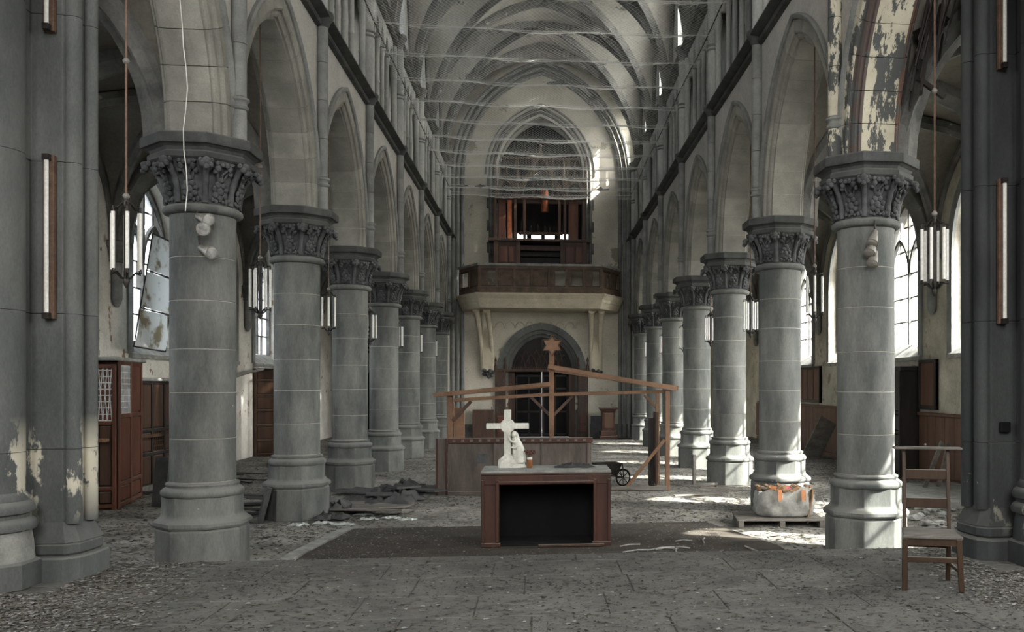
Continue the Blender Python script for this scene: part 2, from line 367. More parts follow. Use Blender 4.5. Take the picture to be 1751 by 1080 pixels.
for sd in (-1, 1):
    for k in range(NV):
        for mt in ('soffit', 'painted'):
            VM[(sd, k, mt)] = voussoir(k/NV, (k+1)/NV, sd, k == NV-1).mesh('voussoir', mt)
mo = MB()
for sd in (-1, 1):
    p = [(x*0.975, r+0.006 if r < 0.25 else r-0.01) for x, r in VP]
    for k in range(NV):
        mo.add(*(lambda q: (q.v, q.f))(voussoir(k/NV, (k+1)/NV, sd, k == NV-1, 0, p)))
MORT = mo.mesh('joint_mortar', 'mortar')
hp = [(-.33, .275), (-.35, .30), (-.35, .33), (-.33, .35), (-.28, .35), (-.28, .275)]
def hood(sides):
    hm = MB()
    for sgn in (-1, 1):
        pr_ = hp if sgn == -1 else [(-x, r) for x, r in hp]
        for ps in sides:
            hm.ring_sweep([[(x, ps*((R0+r)*cos(acos(C0/(R0+r))*i/12)-C0), (R0+r)*sin(acos(C0/(R0+r))*i/12)) for x, r in pr_] for i in range(13)])
    return hm.mesh('hood_mould', 'trim', 40)
HOOD = hood((-1, 1)); HOODH = {sd: hood((sd,)) for sd in (-1, 1)}

def wall_shaft_piece(r, h): return MB().lathe([(r, 0.003), (r, h-0.003)], 14).mesh('shaft_stone', 'trim', 40)
SP = wall_shaft_piece(0.078, 0.55); SPP = MB().lathe([(0.078, 0.003), (0.078, 0.547)], 14).mesh('shaft_stone', 'painted', 40)
RING = MB().lathe([(.075,0),(.095,.015),(.1,.035),(.085,.05),(.08,.07),(.085,.085),(.105,.1),(.105,.12),(.08,.14)], 16).mesh('shaft_ring', 'trim', 50)
COLL = MB().lathe([(.08,0),(.1,.04),(.11,.08),(.15,.12),(.16,.17),(.15,.21),(.1,.24)], 16).mesh('shaft_collar', 'dark_trim', 50)
SCAP = MB().lathe([(.10,0),(.11,.02),(.1,.05),(.11,.12),(.15,.24),(.17,.27),(.19,.29),(.19,.36),(.16,.38)], 12).mesh('shaft_capital', 'rib', 50)
COLN = MB().lathe([(.07,0),(.075,.04),(.06,.07),(.048,.1),(.048,.85),(.056,.86),(.056,.89),(.048,.9),(.048,1.6),(.065,1.63),(.06,1.67),(.08,1.75)], 10).mesh('colonnette', 'upper', 50)
BIGS = MB().lathe([(.115,0),(.115,2.15)], 14).mesh('wall_shaft', 'upper', 50)
SIDS = MB().lathe([(.06,0),(.06,2.2)], 10).mesh('wall_shaft', 'upper', 50)
TB = [(-3.2+.533*i) for i in range(13)]
walls = {}
def str_prof(sx, w, h, z):   # a string course profile in X, Z
    return [(sx*3.27, z), (sx*(3.27-.35*w), z+.02), (sx*(3.27-.45*w), z+.3*h), (sx*(3.27-.45*w), z+.36*h), (sx*(3.27-.3*w), z+.45*h), (sx*(3.27-.3*w), z+.6*h), (sx*(3.27-w), z+.8*h), (sx*(3.27-w), z+.94*h), (sx*(3.27-.5*w), z+h), (sx*3.4, z+h), (sx*3.4, z)]
for s in (-1, 1):
    x0, x1 = sorted((s*3.266, s*3.846))
    # lower wall with its arched openings
    us, lo = [6.3, 8.01], [SPR+RISE+.12]*2
    a0 = arc_pts(HALF, RISE, 0.14, 10, 1)[::-1]
    for t, z in a0: us.append(8.013+t); lo.append(SPR+z)
    for i in range(NC-1):
        yc = CY[i]+BAY/2
        for t, z in full_arc(HALF, RISE, 0.14, 10): us.append(yc+t); lo.append(SPR+z)
    us += [CY[-1]-0.31, CY[-1]-0.31, YE]; lo += [SPR, SPR, SPR]
    # the end pier behind the last column reaches the floor
    m = MB(); strips(m, us, lo, [7.2]*len(us), x0, x1)
    m.box(x0, x1, CY[-1]+0.3, YE, 0, SPR)
    W = struct('wall_'+SIDE[s], m.mesh('wall', 'plaster')); walls[s] = W
    for i in range(-1, NC-1):
        yc = CY[0]+BAY*(i+.5)
        A = obj('arcade_arch', None, W, (s*XC, yc, SPR), rz=0 if s == 1 else pi)
        mt = 'painted' if (s == 1 and i == -1) else 'soffit'
        for sd in (-1, 1):
            if i == -1 and sd*s < 0: continue
            for k in range(NV): obj('voussoir', VM[(sd, k, mt)], A)
        if i == -1:
            obj('hood_mould', HOODH[s], A)
        else:
            obj('joint_mortar', MORT, A); obj('hood_mould', HOOD, A)
    for i, y in enumerate(CY):
        z = SPR; k = 0
        while z < 7.05:
            if k == 0:
                h = 0.36; m_ = MB().lathe([(.078, .003), (.078, .357)], 14)
                m_.build('shaft_stone', 'painted' if (s == 1 and i == 0) else 'trim', W, 40, loc=(s*3.2, y, z)); z += h
                obj('shaft_ring', RING, W, (s*3.2, y, z)); z += 0.14
            else:
                obj('shaft_stone', SPP if (s == 1 and i == 0) else SP, W, (s*3.2, y, z)); z += 0.55
            k += 1
        obj('shaft_collar', COLL, W, (s*3.2, y, 7.06))
    # string course below the triforium, one length per bay
    for i in range(-1, NC):
        ya = CY[0]+BAY*i+.11; yb = min(CY[0]+BAY*(i+1)-.11, YE)
        if i == -1: ya = 6.3
        for (w_, h_, z_, mt, nm) in ((.2, .17, 7.05, 'dark_trim', 'string_course'), (.13, .12, 9.56, 'rib', 'upper_string_course')):
            m = MB(); p = str_prof(s, w_, h_, z_)
            m.ring_sweep([[(x, yy, z) for x, z in p] for yy in (ya, yb)]); m.build(nm, mt, W)
    # triforium: back wall, colonnettes, small pointed heads
    m = MB(); m.box(*sorted((s*3.72, s*3.9)), 6.3, YE, 7.2, 9.62); m.build('triforium_back', 'upper', W)
    for i in range(-1, NC):
        yc = CY[0]+BAY*(i+.5); n = 6 if i < NC-1 else 2
        sp = 0.56
        y_lo = CY[0]+BAY*i+0.16; y_hi = min(CY[0]+BAY*(i+1)-0.16, YE)
        us, lo = [y_lo], [9.0]
        yy = y_lo+0.04
        while yy+sp-0.1 < y_hi+0.02:
            for t, z in full_arc(.2, .36, 0, 4): us.append(yy+.28+t); lo.append(9.02+z)
            yy += 0.555
        us.append(y_hi); lo.append(9.0)
        m = MB(); strips(m, us, lo, [9.6]*len(us), *sorted((s*3.33, s*3.46))); m.build('triforium_heads', 'upper', W)
        yy = y_lo+0.04
        while yy < y_hi:
            obj('colonnette', COLN, W, (s*3.39, yy, 7.25)); yy += 0.555
    for i, y in enumerate(CY):
        obj('wall_shaft', BIGS, W, (s*3.24, y, 7.27)); obj('shaft_ring', RING, W, (s*3.24, y, 8.3), scale=(1.35, 1.35, 1))
        for e in (-.15, .15): obj('side_shaft', SIDS, W, (s*3.31, y+e, 7.25))
        obj('shaft_capital', SCAP, W, (s*3.24, y, 9.38))
    # clerestory wall with windows
    us, lo = [6.3], [10.15]; CW = []
    for i in range(NC-1): CW.append((CY[i]+BAY/2, .72))
    if s == 1: CW.append((32.42, .46))
    for yc, hw in CW:
        rs = 1.2 if hw > .5 else .6
        us.append(yc-hw); lo.append(10.15)
        for t, z in full_arc(hw, rs, 0, 5): us.append(yc+t); lo.append(11.7+z)
        us.append(yc+hw); lo.append(10.15)
    us.append(YE); lo.append(10.15)
    m = MB(); strips(m, us, lo, [14.5]*len(us), *sorted((s*3.5, s*3.9))); strips(m, [6.3, YE], [9.6]*2, [10.15]*2, *sorted((s*3.4, s*3.9)))
    m.build('clerestory_wall', 'upper', W)
    walls[(s, 'cw')] = CW

WN = [0]
def window(x, yc, hw, sill, spr, rise, gl, s, cols=4, ph=0.52, miss=0.0, frame='rib', thick=0.07):
    WN[0] += 1
    R = struct('window_%d' % WN[0], None, loc=(0, 0, 0))
    def top(t): return spr + arc_z(t, hw-0.02, rise-0.02)
    m = MB(); pr_ = [(-.06, 0), (-.06, .06), (.06, .06), (.06, 0)]
    pts = [(x, yc-hw+.0, sill)] + [(x, yc+t*(hw-.03)/hw, spr+z) for t, z in full_arc(hw, rise-.04, 0, 8)] + [(x, yc+hw, sill)]
    curve_sweep(m, pts, (1, 0, 0), [(-.09, -.05), (-.09, .05), (.09, .05), (.09, -.05)])
    m.build('frame', frame, R)
    cw = 2*hw/cols
    for c in range(1, cols):
        t = -hw+c*cw; w_ = thick if c*2 == cols else thick*.45
        MB().box(x-w_, x+w_, yc+t-w_/2, yc+t+w_/2, sill, top(t)-.02).build('mullion', frame, R)
    if cols == 4:   # two pointed lights under the main arch
        for c in (-1, 1):
            m = MB(); curve_sweep(m, [(x, yc+c*hw/2+t, spr-.1+z) for t, z in full_arc(hw/2-.03, .7*rise*.75, 0, 6)], (1, 0, 0), [(-.06, -.035), (-.06, .035), (.06, .035), (.06, -.035)])
            m.build('tracery', frame, R)
    z = sill; rn = random.Random(WN[0]*13+1)
    while z < spr+rise-.1:
        z1 = z+ph
        if z > sill: MB().bar((x, yc-hw+.02 if z < spr else yc-0.9*hw*(1-(z-spr)/rise), z), (x, yc+hw-.02 if z < spr else yc+0.9*hw*(1-(z-spr)/rise), z), .03, .03).build('saddle_bar', 'metal', R)
        for c in range(cols):
            if rn.random() < miss: continue
            ta, tb = -hw+c*cw+.02, -hw+(c+1)*cw-.02
            poly = []
            for q in range(4):
                t = ta+(tb-ta)*q/3; poly.append((t, min(z1-.012, top(t)-.01)))
            if max(p[1] for p in poly) <= z+.03: continue
            vs = [(x, yc+t, max(zz, z+.012)) for t, zz in poly]+[(x, yc+tb, z+.012), (x, yc+ta, z+.012)]
            MB().add(vs, [tuple(range(6))]).build('pane', gl, R)
        z = z1
    return R

# ---- aisle walls, windows, vaults
for s in (-1, 1):
    x0, x1 = sorted((s*7.7, s*8.25)); nm = 'wall_aisle_'+SIDE[s]
    AC = [CY[0]+BAY*(k+.5) for k in range(-1, NC-1)]
    us, lo = [-7.5], [2.55]
    for yc in AC:
        us.append(yc-1.08); lo.append(2.55)
        for t, z in full_arc(1.08, 1.5, 0, 8): us.append(yc+t); lo.append(4.45+z)
        us.append(yc+1.08); lo.append(2.55)
    us.append(36); lo.append(2.55)
    m = MB(); strips(m, us, lo, [7.4]*len(us), x0, x1); m.box(x0, x1, -7.5, 36, 0, 2.55)
    AW = struct(nm, m.mesh('aisle_wall', 'aisle_wall' if s == 1 else 'aisle_wall_left'))
    for yc in AC:
        m = MB(); curve_sweep(m, [(s*7.69, yc-1.16, 2.5)]+[(s*7.69, yc+t, 4.45+z) for t, z in full_arc(1.16, 1.6, 0, 8)]+[(s*7.69, yc+1.16, 2.5)], (1, 0, 0), [(-.03, -.1), (-.03, .1), (.03, .1), (.03, -.1)])
        m.build('window_surround', 'trim', AW)
        m = MB().add([(s*7.62, yc-1.2, 2.42), (s*7.62, yc+1.2, 2.42), (s*7.62, yc+1.2, 2.50), (s*7.62, yc-1.2, 2.50), (s*8.1, yc-1.15, 2.42), (s*8.1, yc+1.15, 2.42), (s*8.0, yc+1.1, 2.78), (s*8.0, yc-1.1, 2.78)],
                     [(0,1,2,3), (3,2,6,7), (0,4,5,1), (1,5,6,2), (0,3,7,4), (4,7,6,5)])
        m.build('window_sill', 'dust_top', AW)
    for k, y in enumerate(CY):   # quoined wall responds between the windows
        m = MB().lathe([(.03, -.15), (.07, -.08), (.09, 0), (.09, .7)], 12, (s*7.62, y, 3.45)); m.build('respond_shaft', 'trim', AW, 40)
        obj('respond_capital', SCAP, AW, (s*7.62, y, 4.1), scale=(1.4, 1.4, 1))
    for k, yc in enumerate(AC):
        window(s*7.98, yc, 1.07, 2.78, 4.45, 1.5, 'glass_clear' if s == 1 else 'glass_frost', s, miss=0.12 if s == 1 else 0.2)
    for yc, hw in walls[(s, 'cw')]:
        far = yc > 32
        window(s*3.75, yc, hw-.01, 10.16, 11.7, 1.2 if hw > .5 else .6, 'glass_clear' if far else 'glass_dirty', s, cols=2, ph=.6, miss=0.9 if far else 0)
    MB().box(*sorted((s*3.86, s*8.25)), 9.0, 36, 7.4, 7.5).build('roof_slab', 'vault_dark', AW)
    MB().box(*sorted((s*3.85, s*8.25)), 34.5, 35, 0, 7.45).build('aisle_end_wall', 'aisle_wall', AW)
    # transept: side wall above the aisle level, and the wall over the aisle mouth
    TW = struct('wall_transept_'+SIDE[s], MB().box(x0, x1, -7.5, 9.0, 7.4, 14.6).mesh('t', 'aisle_wall'))
    MB().box(*sorted((s*3.85, s*8.25)), 8.75, 9.0, 6.75, 14.6).build('wall_over_aisle', 'aisle_wall', TW)

def vault(name, xa, xb, ya, yb, spr, rise, mat, n=16, parent=None, ymax=None):
    """a pointed groin vault over one bay: the higher of two crossing pointed barrels"""
    hx = (xb-xa)/2; hy = (yb-ya)/2; m = MB(); vs = []; fs = []
    for j in range(n+1):
        for i in range(n+1):
            u = -1+2*i/n; v = -1+2*j/n
            z = max(arc_z(u*hx, hx, rise), arc_z(v*hx, hx, rise))
            vs.append(((xa+xb)/2+u*hx, (ya+yb)/2+v*hy, spr+z))
    for j in range(n):
        for i in range(n):
            a = j*(n+1)+i
            q = (a, a+1, a+n+2, a+n+1)
            if (i < n/2) == (j < n/2): fs += [(q[0], q[1], q[2]), (q[0], q[2], q[3])]
            else: fs += [(q[0], q[1], q[3]), (q[1], q[2], q[3])]
    if ymax: fs = [f for f in fs if max(vs[k][1] for k in f) <= ymax+.2]; vs = [(x, min(y, ymax), z) for x, y, z in vs]
    m.add(vs, fs); return m.build(name, mat, parent, 25)
RP = lambda w, d: [(-w/2, 0.03), (-w/2, -d*.45), (-w*.22, -d*.8), (-w*.15, -d), (w*.15, -d), (w*.22, -d*.8), (w/2, -d*.45), (w/2, 0.03)]
def rib(P0, P1, hx, spr, rise, w, d, parent, n=20, name='rib', mat='rib'):
    P0 = Vector((*P0, 0)); P1 = Vector((*P1, 0)); dr = P1-P0; side = Vector((dr.y, -dr.x, 0)).normalized(); m = MB()
    pts = []
    for t, z in full_arc(hx, rise, 0, n//2):
        u = (t/hx+1)/2; p = P0+dr*u; pts.append(Vector((p.x, p.y, spr+z)))
    c = (P0+P1)/2+Vector((0, 0, spr)); prof = RP(w, d); rings = []
    for i, p in enumerate(pts):
        t = (pts[min(i+1, len(pts)-1)]-pts[max(i-1, 0)]).normalized(); nr = side.cross(t)
        if nr.z < 0 or (abs(nr.z) < .05 and nr.dot(p-c) < 0): nr = -nr
        if i in (0, len(pts)-1): nr = Vector((p.x-c.x, p.y-c.y, 0)).normalized()
        rings.append([p+side*a+nr*b for a, b in prof])
    m.ring_sweep(rings); return m.build(name, mat, parent, 30)
CEIL = struct('ceiling', MB().box(-8.3, 8.3, -7.5, 9.0, 14.6, 14.8).box(-3.95, 3.95, 9.0, 34.1, 14.5, 14.8).mesh('ceiling', 'vault'))
for i in range(-1, NC-1):
    vault('vault_web', -3.5, 3.5, CY[0]+BAY*i, CY[0]+BAY*(i+1), 9.7, 4.15, 'vault', 20, CEIL)
vault('vault_web', -3.5, 3.5, CY[-1], CY[-1]+BAY, 9.7, 4.15, 'vault', 20, CEIL, YE+.05)
for i, y in enumerate(CY): rib((-3.48, y), (3.48, y), 3.48, 9.72, 4.12, .19, .24, CEIL, 28, 'transverse_rib')
for i in range(0, NC-1):
    for a, b in ((-3.46, 3.46), (3.46, -3.46)):
        rib((a, CY[i]), (b, CY[i+1]), 3.46, 9.72, 4.12, .12, .17, CEIL, 28, 'diagonal_rib')
    yc = CY[i]+BAY/2
    MB().lathe([(.05, -.3), (.16, -.27), (.2, -.2), (.14, -.12), (.14, 0)], 10, (0, yc, 13.84)).build('vault_boss', 'rib', CEIL, 40)
    for s in (-1, 1): rib((s*3.46, CY[i]), (s*3.46, CY[i+1]), BAY/2, 9.72, 4.0, .12, .14, CEIL, 18, 'wall_rib')
for s in (-1, 1):
    AV = struct('ceiling_aisle_'+SIDE[s])
    for i in range(-1, NC-1):
        ya, yb = CY[0]+BAY*i, CY[0]+BAY*(i+1); xa, xb = sorted((s*3.85, s*7.7)); 
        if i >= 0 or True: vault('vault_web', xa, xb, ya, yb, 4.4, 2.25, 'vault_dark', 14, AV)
        if i >= 0:
            for a, b in ((xa, xb), (xb, xa)): rib((a, ya), (b, yb), 1.925, 4.4, 2.2, .15, .16, AV, 20, 'diagonal_rib', 'rib')
        elif True:
            for a, b in ((xa, xb), (xb, xa)): rib((a, ya), (b, yb), 1.925, 4.4, 2.2, .15, .16, AV, 20, 'diagonal_rib', 'rib')
        rib((s*7.68, ya), (s*7.68, yb), BAY/2, 4.4, 2.15, .1, .12, AV, 16, 'wall_rib')
    for i, y in enumerate(CY): rib((s*3.87, y), (s*7.66, y), 1.9, 4.42, 2.2, .3, .26, AV, 20, 'transverse_rib')

# ---- chancel shell behind the camera
BW = struct('wall_back', MB().box(-8.25, 8.25, -7.6, -7.4, 0, 14.6).mesh('wb', 'aisle_wall'))

# ---- end wall with its openings
def xstrip(m, spec, zb, zt, y0, y1, xlo=-3.9, xhi=3.9):
    us, lo = [xlo], [zb]
    for c, hw, spr, rise in spec:
        us.append(c-hw); lo.append(zb)
        for t, z in full_arc(hw, rise, 0, 10): us.append(c+t); lo.append(spr+z)
        us.append(c+hw); lo.append(zb)
    us.append(xhi); lo.append(zb)
    strips(m, us, lo, [zt]*len(us), y0, y1, 'X')
m = MB(); xstrip(m, [(0, 1.5, 2.45, 1.62)], 0, 4.6, YE, YE+.9); m.box(-3.9, 3.9, YE, YE+.9, 4.6, 6.25)
xstrip(m, [(-.05, 1.55, 9.6, 2.1)], 6.25, 14.6, YE, YE+.9)
EWL = struct('wall_end', m.mesh('we', 'end_wall'))
def mould(parent, name, c, hw, spr, rise, zb, y, r_list, mat, rr=.06, dy=.05, n=12):
    for k, (r, dyy) in enumerate(r_list):
        m = MB(); a = full_arc(hw, rise, r, n)
        pts = [(c-hw-r, y-dyy, zb)]+[(c+t, y-dyy, spr+z) for t, z in a]+[(c+hw+r, y-dyy, zb)]
        m.tube(pts, rr, 8); m.build(name, mat, parent, 60)
mould(EWL, 'arch_moulding', -.05, 1.55, 9.6, 2.1, 6.3, YE, [(0, -.1), (.13, 0), (.26, .02)], 'rib', .055)
mould(EWL, 'hood_moulding', -.05, 1.55, 9.6, 2.1, 9.55, YE, [(.42, .03)], 'trim', .035)
mould(EWL, 'wall_arch_moulding', 0, 2.85, 9.5, 3.75, 0.0, YE, [(0, .05), (.16, .15), (.32, .28)], 'trim', .075)
# broad ring of stones round the portal
ring_m = {}
for j, (ra, rb, ya, yb) in enumerate(((-.02, .12, .32, .5), (.1, .26, .14, .36), (.24, .48, -.06, .16))):
    hw, rise = 1.12, 1.25; R = arc(hw, rise); c = R-hw
    for sd in (-1, 1):
        n = 7
        for k in range(n):
            m = MB(); rings = []
            for i in range(3):
                ring = []
                for r, yy in ((ra, ya), (rb, ya), (rb, yb), (ra, yb)):
                    am = acos(c/(R+r)); a = am*(k+i/2)/n
                    if i == 0: a += .0015
                    if i == 2: a -= .0015
                    ring.append((sd*((R+r)*cos(a)-c), YE+yy, 2.45+(R+r)*sin(a)))
                rings.append(ring)
            m.ring_sweep(rings); m.build('portal_voussoir', 'pier', EWL)
        m = MB().box(*sorted((sd*(hw+ra), sd*(hw+rb))), YE+ya, YE+yb, 0, 2.45); m.build('portal_jamb', 'pier', EWL)
# door in the portal: wooden porch with lattice side lights, dark glazed leaves, carved tympanum
DR = struct('door_1', None, loc=(0, YE, 0))
for s in (-1, 1):
    MB().box(*sorted((s*1.3, s*1.68)), -.12, .3, 0, 2.4).build('side_screen', 'wood', DR, bevel=.01)
    m = MB()
    for q in range(9):
        for dd in (-1, 1):
            m.bar((s*1.49-.11, -.14, 1.05+q*.12+(.06*dd)), (s*1.49+.11, -.14, 1.05+q*.12-(.06*dd)+.0), .012, .012)
    m.box(s*1.49-.13, s*1.49-.11, -.15, -.11, .95, 2.15); m.box(s*1.49+.11, s*1.49+.13, -.15, -.11, .95, 2.15)
    m.build('lattice', 'slate', DR)
    MB().box(s*1.49-.12, s*1.49+.12, -.15, -.11, .2, .42).box(s*1.49-.12, s*1.49+.12, -.15, -.11, .52, .8).build('carved_panel', 'red_wood', DR, bevel=.008)
    MB().box(*sorted((s*.98, s*1.3)), .2, .34, 0, 2.4).build('door_post', 'wood', DR)
    MB().box(*sorted((s*.004, s*1.2)), .36, .42, .02, 2.46).build('door_leaf', 'black', DR)
    m = MB()
    for zz in (.06, .9, 1.75, 2.22): m.box(*sorted((s*.02, s*.96)), .33, .37, zz, zz+.07)
    for xx in (.02, .45, .9): m.box(*sorted((s*xx, s*(xx+.06))), .33, .37, .05, 2.3)
    m.build('glazing_bars', 'black_wood', DR)
    m = MB().lathe([(.05, 0), (.05, .2), (.02, .35), (.045, .4), (.01, .55)], 8, (s*1.49-.17, -.1, 2.4)); m.lathe([(.05, 0), (.05, .2), (.02, .35), (.045, .4), (.01, .55)], 8, (s*1.49+.17, -.1, 2.4)); m.build('finial', 'wood', DR, 50)
MB().box(-1.7, 1.7, -.14, .34, 2.4, 2.5).build('door_lintel', 'wood', DR, bevel=.01)
m = MB()
for q in range(30): m.box(-1.3+q*.088, -1.3+q*.088+.04, -.1, -.06, 2.5, 2.56)
m.build('cresting', 'wood', DR)
m = MB(); xs = full_arc(1.55, 1.7, 0, 10); m.ring_sweep([[(t, yy, 2.42+z) for t, z in xs] for yy in (.45, .55)]); m.box(-1.6, -1.1, .45, .55, 0, 2.45).box(1.1, 1.6, .45, .55, 0, 2.45); m.build('tympanum', 'black_wood', DR)
for k in range(5):
    m = MB(); cx = -.8+k*.4; m.tube([(cx+t, .37, 2.5+z) for t, z in full_arc(.2, .55, 0, 6)], .018, 6); m.tube([(cx+.2+t*.7, .37, 2.7+z) for t, z in full_arc(.2, .5, 0, 6)] if k < 4 else [(0, .37, 3.1), (0, .37, 3.6)], .018, 6); m.build('tympanum_tracery', 'wood', DR)
# tower chamber behind the organ
TC = struct('wall_tower', None)
m = MB(); m.box(-3.0, -2.6, YE+.9, 38.6, 4.5, 14).box(2.6, 3.0, YE+.9, 38.6, 4.5, 14).box(-3, 3, YE+.9, 38.6, 5.9, 6.1)
m.box(-3, 3, 38.2, 38.6, 6.1, 7.95).box(-3, 3, 38.2, 38.6, 8.3, 14)
wx = [-3, -1.02, -.62, -.42, -.02, .14, .54, .72, 1.12, 3]
for k in range(0, 10, 2): m.box(wx[k], wx[k+1], 38.2, 38.6, 7.95, 8.3)
m.box(-3, 3, YE+.9, 38.6, 14, 14.3); m.build('tower_shell', 'black_wood', TC)
# ledges, chevron frieze under the balcony
for k in range(9):
    cx = -1.5+k*.36; m = MB(); m.tube([(cx+t, YE-.03, 3.98+z) for t, z in full_arc(.17, .24, 0, 5)], .022, 6); m.build('frieze_arch', 'balcony_stone', EWL, 50)
# baseboards
struct('baseboard_end', MB().box(-3.2, -1.75, YE-.05, YE, 0, .5).box(1.75, 3.2, YE-.05, YE, 0, .5).mesh('bb', 'rib'))
# ================================================================ COLUMNS
OC = pi/8; K = 1/cos(pi/8)
def octa(prof): return [(r*K, z) for r, z in prof]
PLINTH = MB().lathe(octa([(.415, 0), (.415, .43), (.40, .455)]), 8, phase=OC).mesh('plinth', 'column', bevel=.006)
BASE1 = MB().lathe(octa([(.395, .455), (.425, .462), (.437, .485), (.432, .515), (.41, .535), (.395, .545), (.375, .56), (.362, .585), (.358, .60), (.358, .77)]), 8, phase=OC).mesh('base_moulding', 'column', 30)
BASE2 = MB().lathe([(.355, .76), (.385, .775), (.40, .80), (.395, .83), (.37, .85), (.345, .865), (.345, .88), (.355, .89), (.35, .905), (.322, .915)], 32).mesh('torus_moulding', 'column', 50)
RS = .315; ZS = [.92, 1.36, 1.83, 2.27, 2.76, 3.2, 3.64]
DRUMS = [MB().lathe([(RS-.004, a+.003), (RS, a+.006), (RS, b-.006), (RS-.004, b-.003)], 40).mesh('drum', 'column', 30) for a, b in zip(ZS, ZS[1:])]
MCORE = MB().lathe([(RS-.004, .9), (RS-.004, 3.66)], 32).mesh('joint_mortar', 'mortar', 50)
NECK = MB().lathe([(.33, 3.635), (.37, 3.65), (.385, 3.675), (.38, 3.70), (.355, 3.72), (.33, 3.73)], 32).mesh('neck_ring', 'column', 50)
BELL = MB().lathe([(.33, 3.72), (.33, 3.85), (.345, 3.95), (.385, 4.05), (.45, 4.14), (.46, 4.17)], 24).mesh('capital_bell', 'capital', 50)
AB = MB().lathe(octa([(.455, 4.15), (.475, 4.165), (.475, 4.215), (.45, 4.235), (.465, 4.265), (.50, 4.285), (.53, 4.29), (.535, 4.31), (.535, 4.385), (.515, 4.40)]), 8, phase=OC).mesh('abacus', 'dark_trim')
def crocket():
    m = MB()
    m.tube([(.335, 0, 3.74), (.35, 0, 3.88), (.39, 0, 4.0), (.46, 0, 4.1), (.51, 0, 4.13)], [.035, .03, .03, .033, .03], 7)
    m.blob((.525, 0, 4.12), .055, 1, 1); m.blob((.53, .035, 4.085), .036, 2, 1); m.blob((.53, -.035, 4.085), .036, 3, 1); m.blob((.545, 0, 4.06), .034, 4, 1); m.blob((.5, .05, 4.13), .03, 5, 1); m.blob((.5, -.05, 4.13), .03, 6, 1)
    return m.mesh('crocket', 'capital', 60)
def leafm():
    m = MB()
    for k, (a, z, r, s_) in enumerate(((0, 3.86, .36, .05), (.11, 3.83, .355, .036), (-.11, 3.83, .355, .036), (0, 3.80, .352, .035), (.15, 3.88, .365, .032), (-.15, 3.88, .365, .032), (.07, 3.92, .37, .034), (-.07, 3.92, .37, .034), (0, 3.97, .385, .034), (.13, 4.08, .45, .036), (-.13, 4.08, .45, .036), (.19, 4.04, .43, .028), (-.19, 4.04, .43, .028), (.05, 4.11, .46, .03), (-.05, 4.11, .46, .03), (.2, 3.77, .35, .025), (-.2, 3.77, .35, .025), (.3, 3.78, .35, .022), (.09, 3.76, .35, .02), (-.09, 3.76, .35, .02), (.16, 4.12, .465, .026), (-.16, 4.12, .465, .026))):
        m.blob((r*cos(a), r*sin(a), z), s_, k+10, 1, (.75, 1, 1), .22)
    m.tube([(.35, 0, 3.76), (.36, 0, 3.9), (.4, 0, 4.02), (.44, .05, 4.08)], .014, 5)
    m.tube([(.36*cos(.02), .01, 3.93), (.4*cos(.1), .05, 4.03), (.43*cos(.13), .056, 4.08)], .012, 5); m.tube([(.36, -.01, 3.93), (.4, -.05, 4.03), (.43, -.056, 4.08)], .012, 5)
    return m.mesh('leaf', 'capital', 60)
CRK = crocket(); LEAF = leafm()
def column(s, i):
    lab = '%s grey stone column of the %s arcade, with octagonal base and leafy capital' % (ORDF[i], SIDE[s])
    c = thing('stone_column', lab, 'column', (s*XC, CY[i], 0), rz=0, group='arcade columns of the nave')
    obj('plinth', PLINTH, c); obj('base_moulding', BASE1, c); obj('torus_moulding', BASE2, c); obj('joint_mortar', MCORE, c)
    for d in DRUMS: obj('drum', d, c)
    obj('neck_ring', NECK, c)
    cp = obj('capital', BELL, c)
    for k in range(8):
        obj('crocket', CRK, cp, rz=OC+k*pi/4); obj('leaf', LEAF, cp, rz=k*pi/4)
    obj('abacus', AB, c)
for s in (-1, 1):
    for i in range(NC): column(s, i)

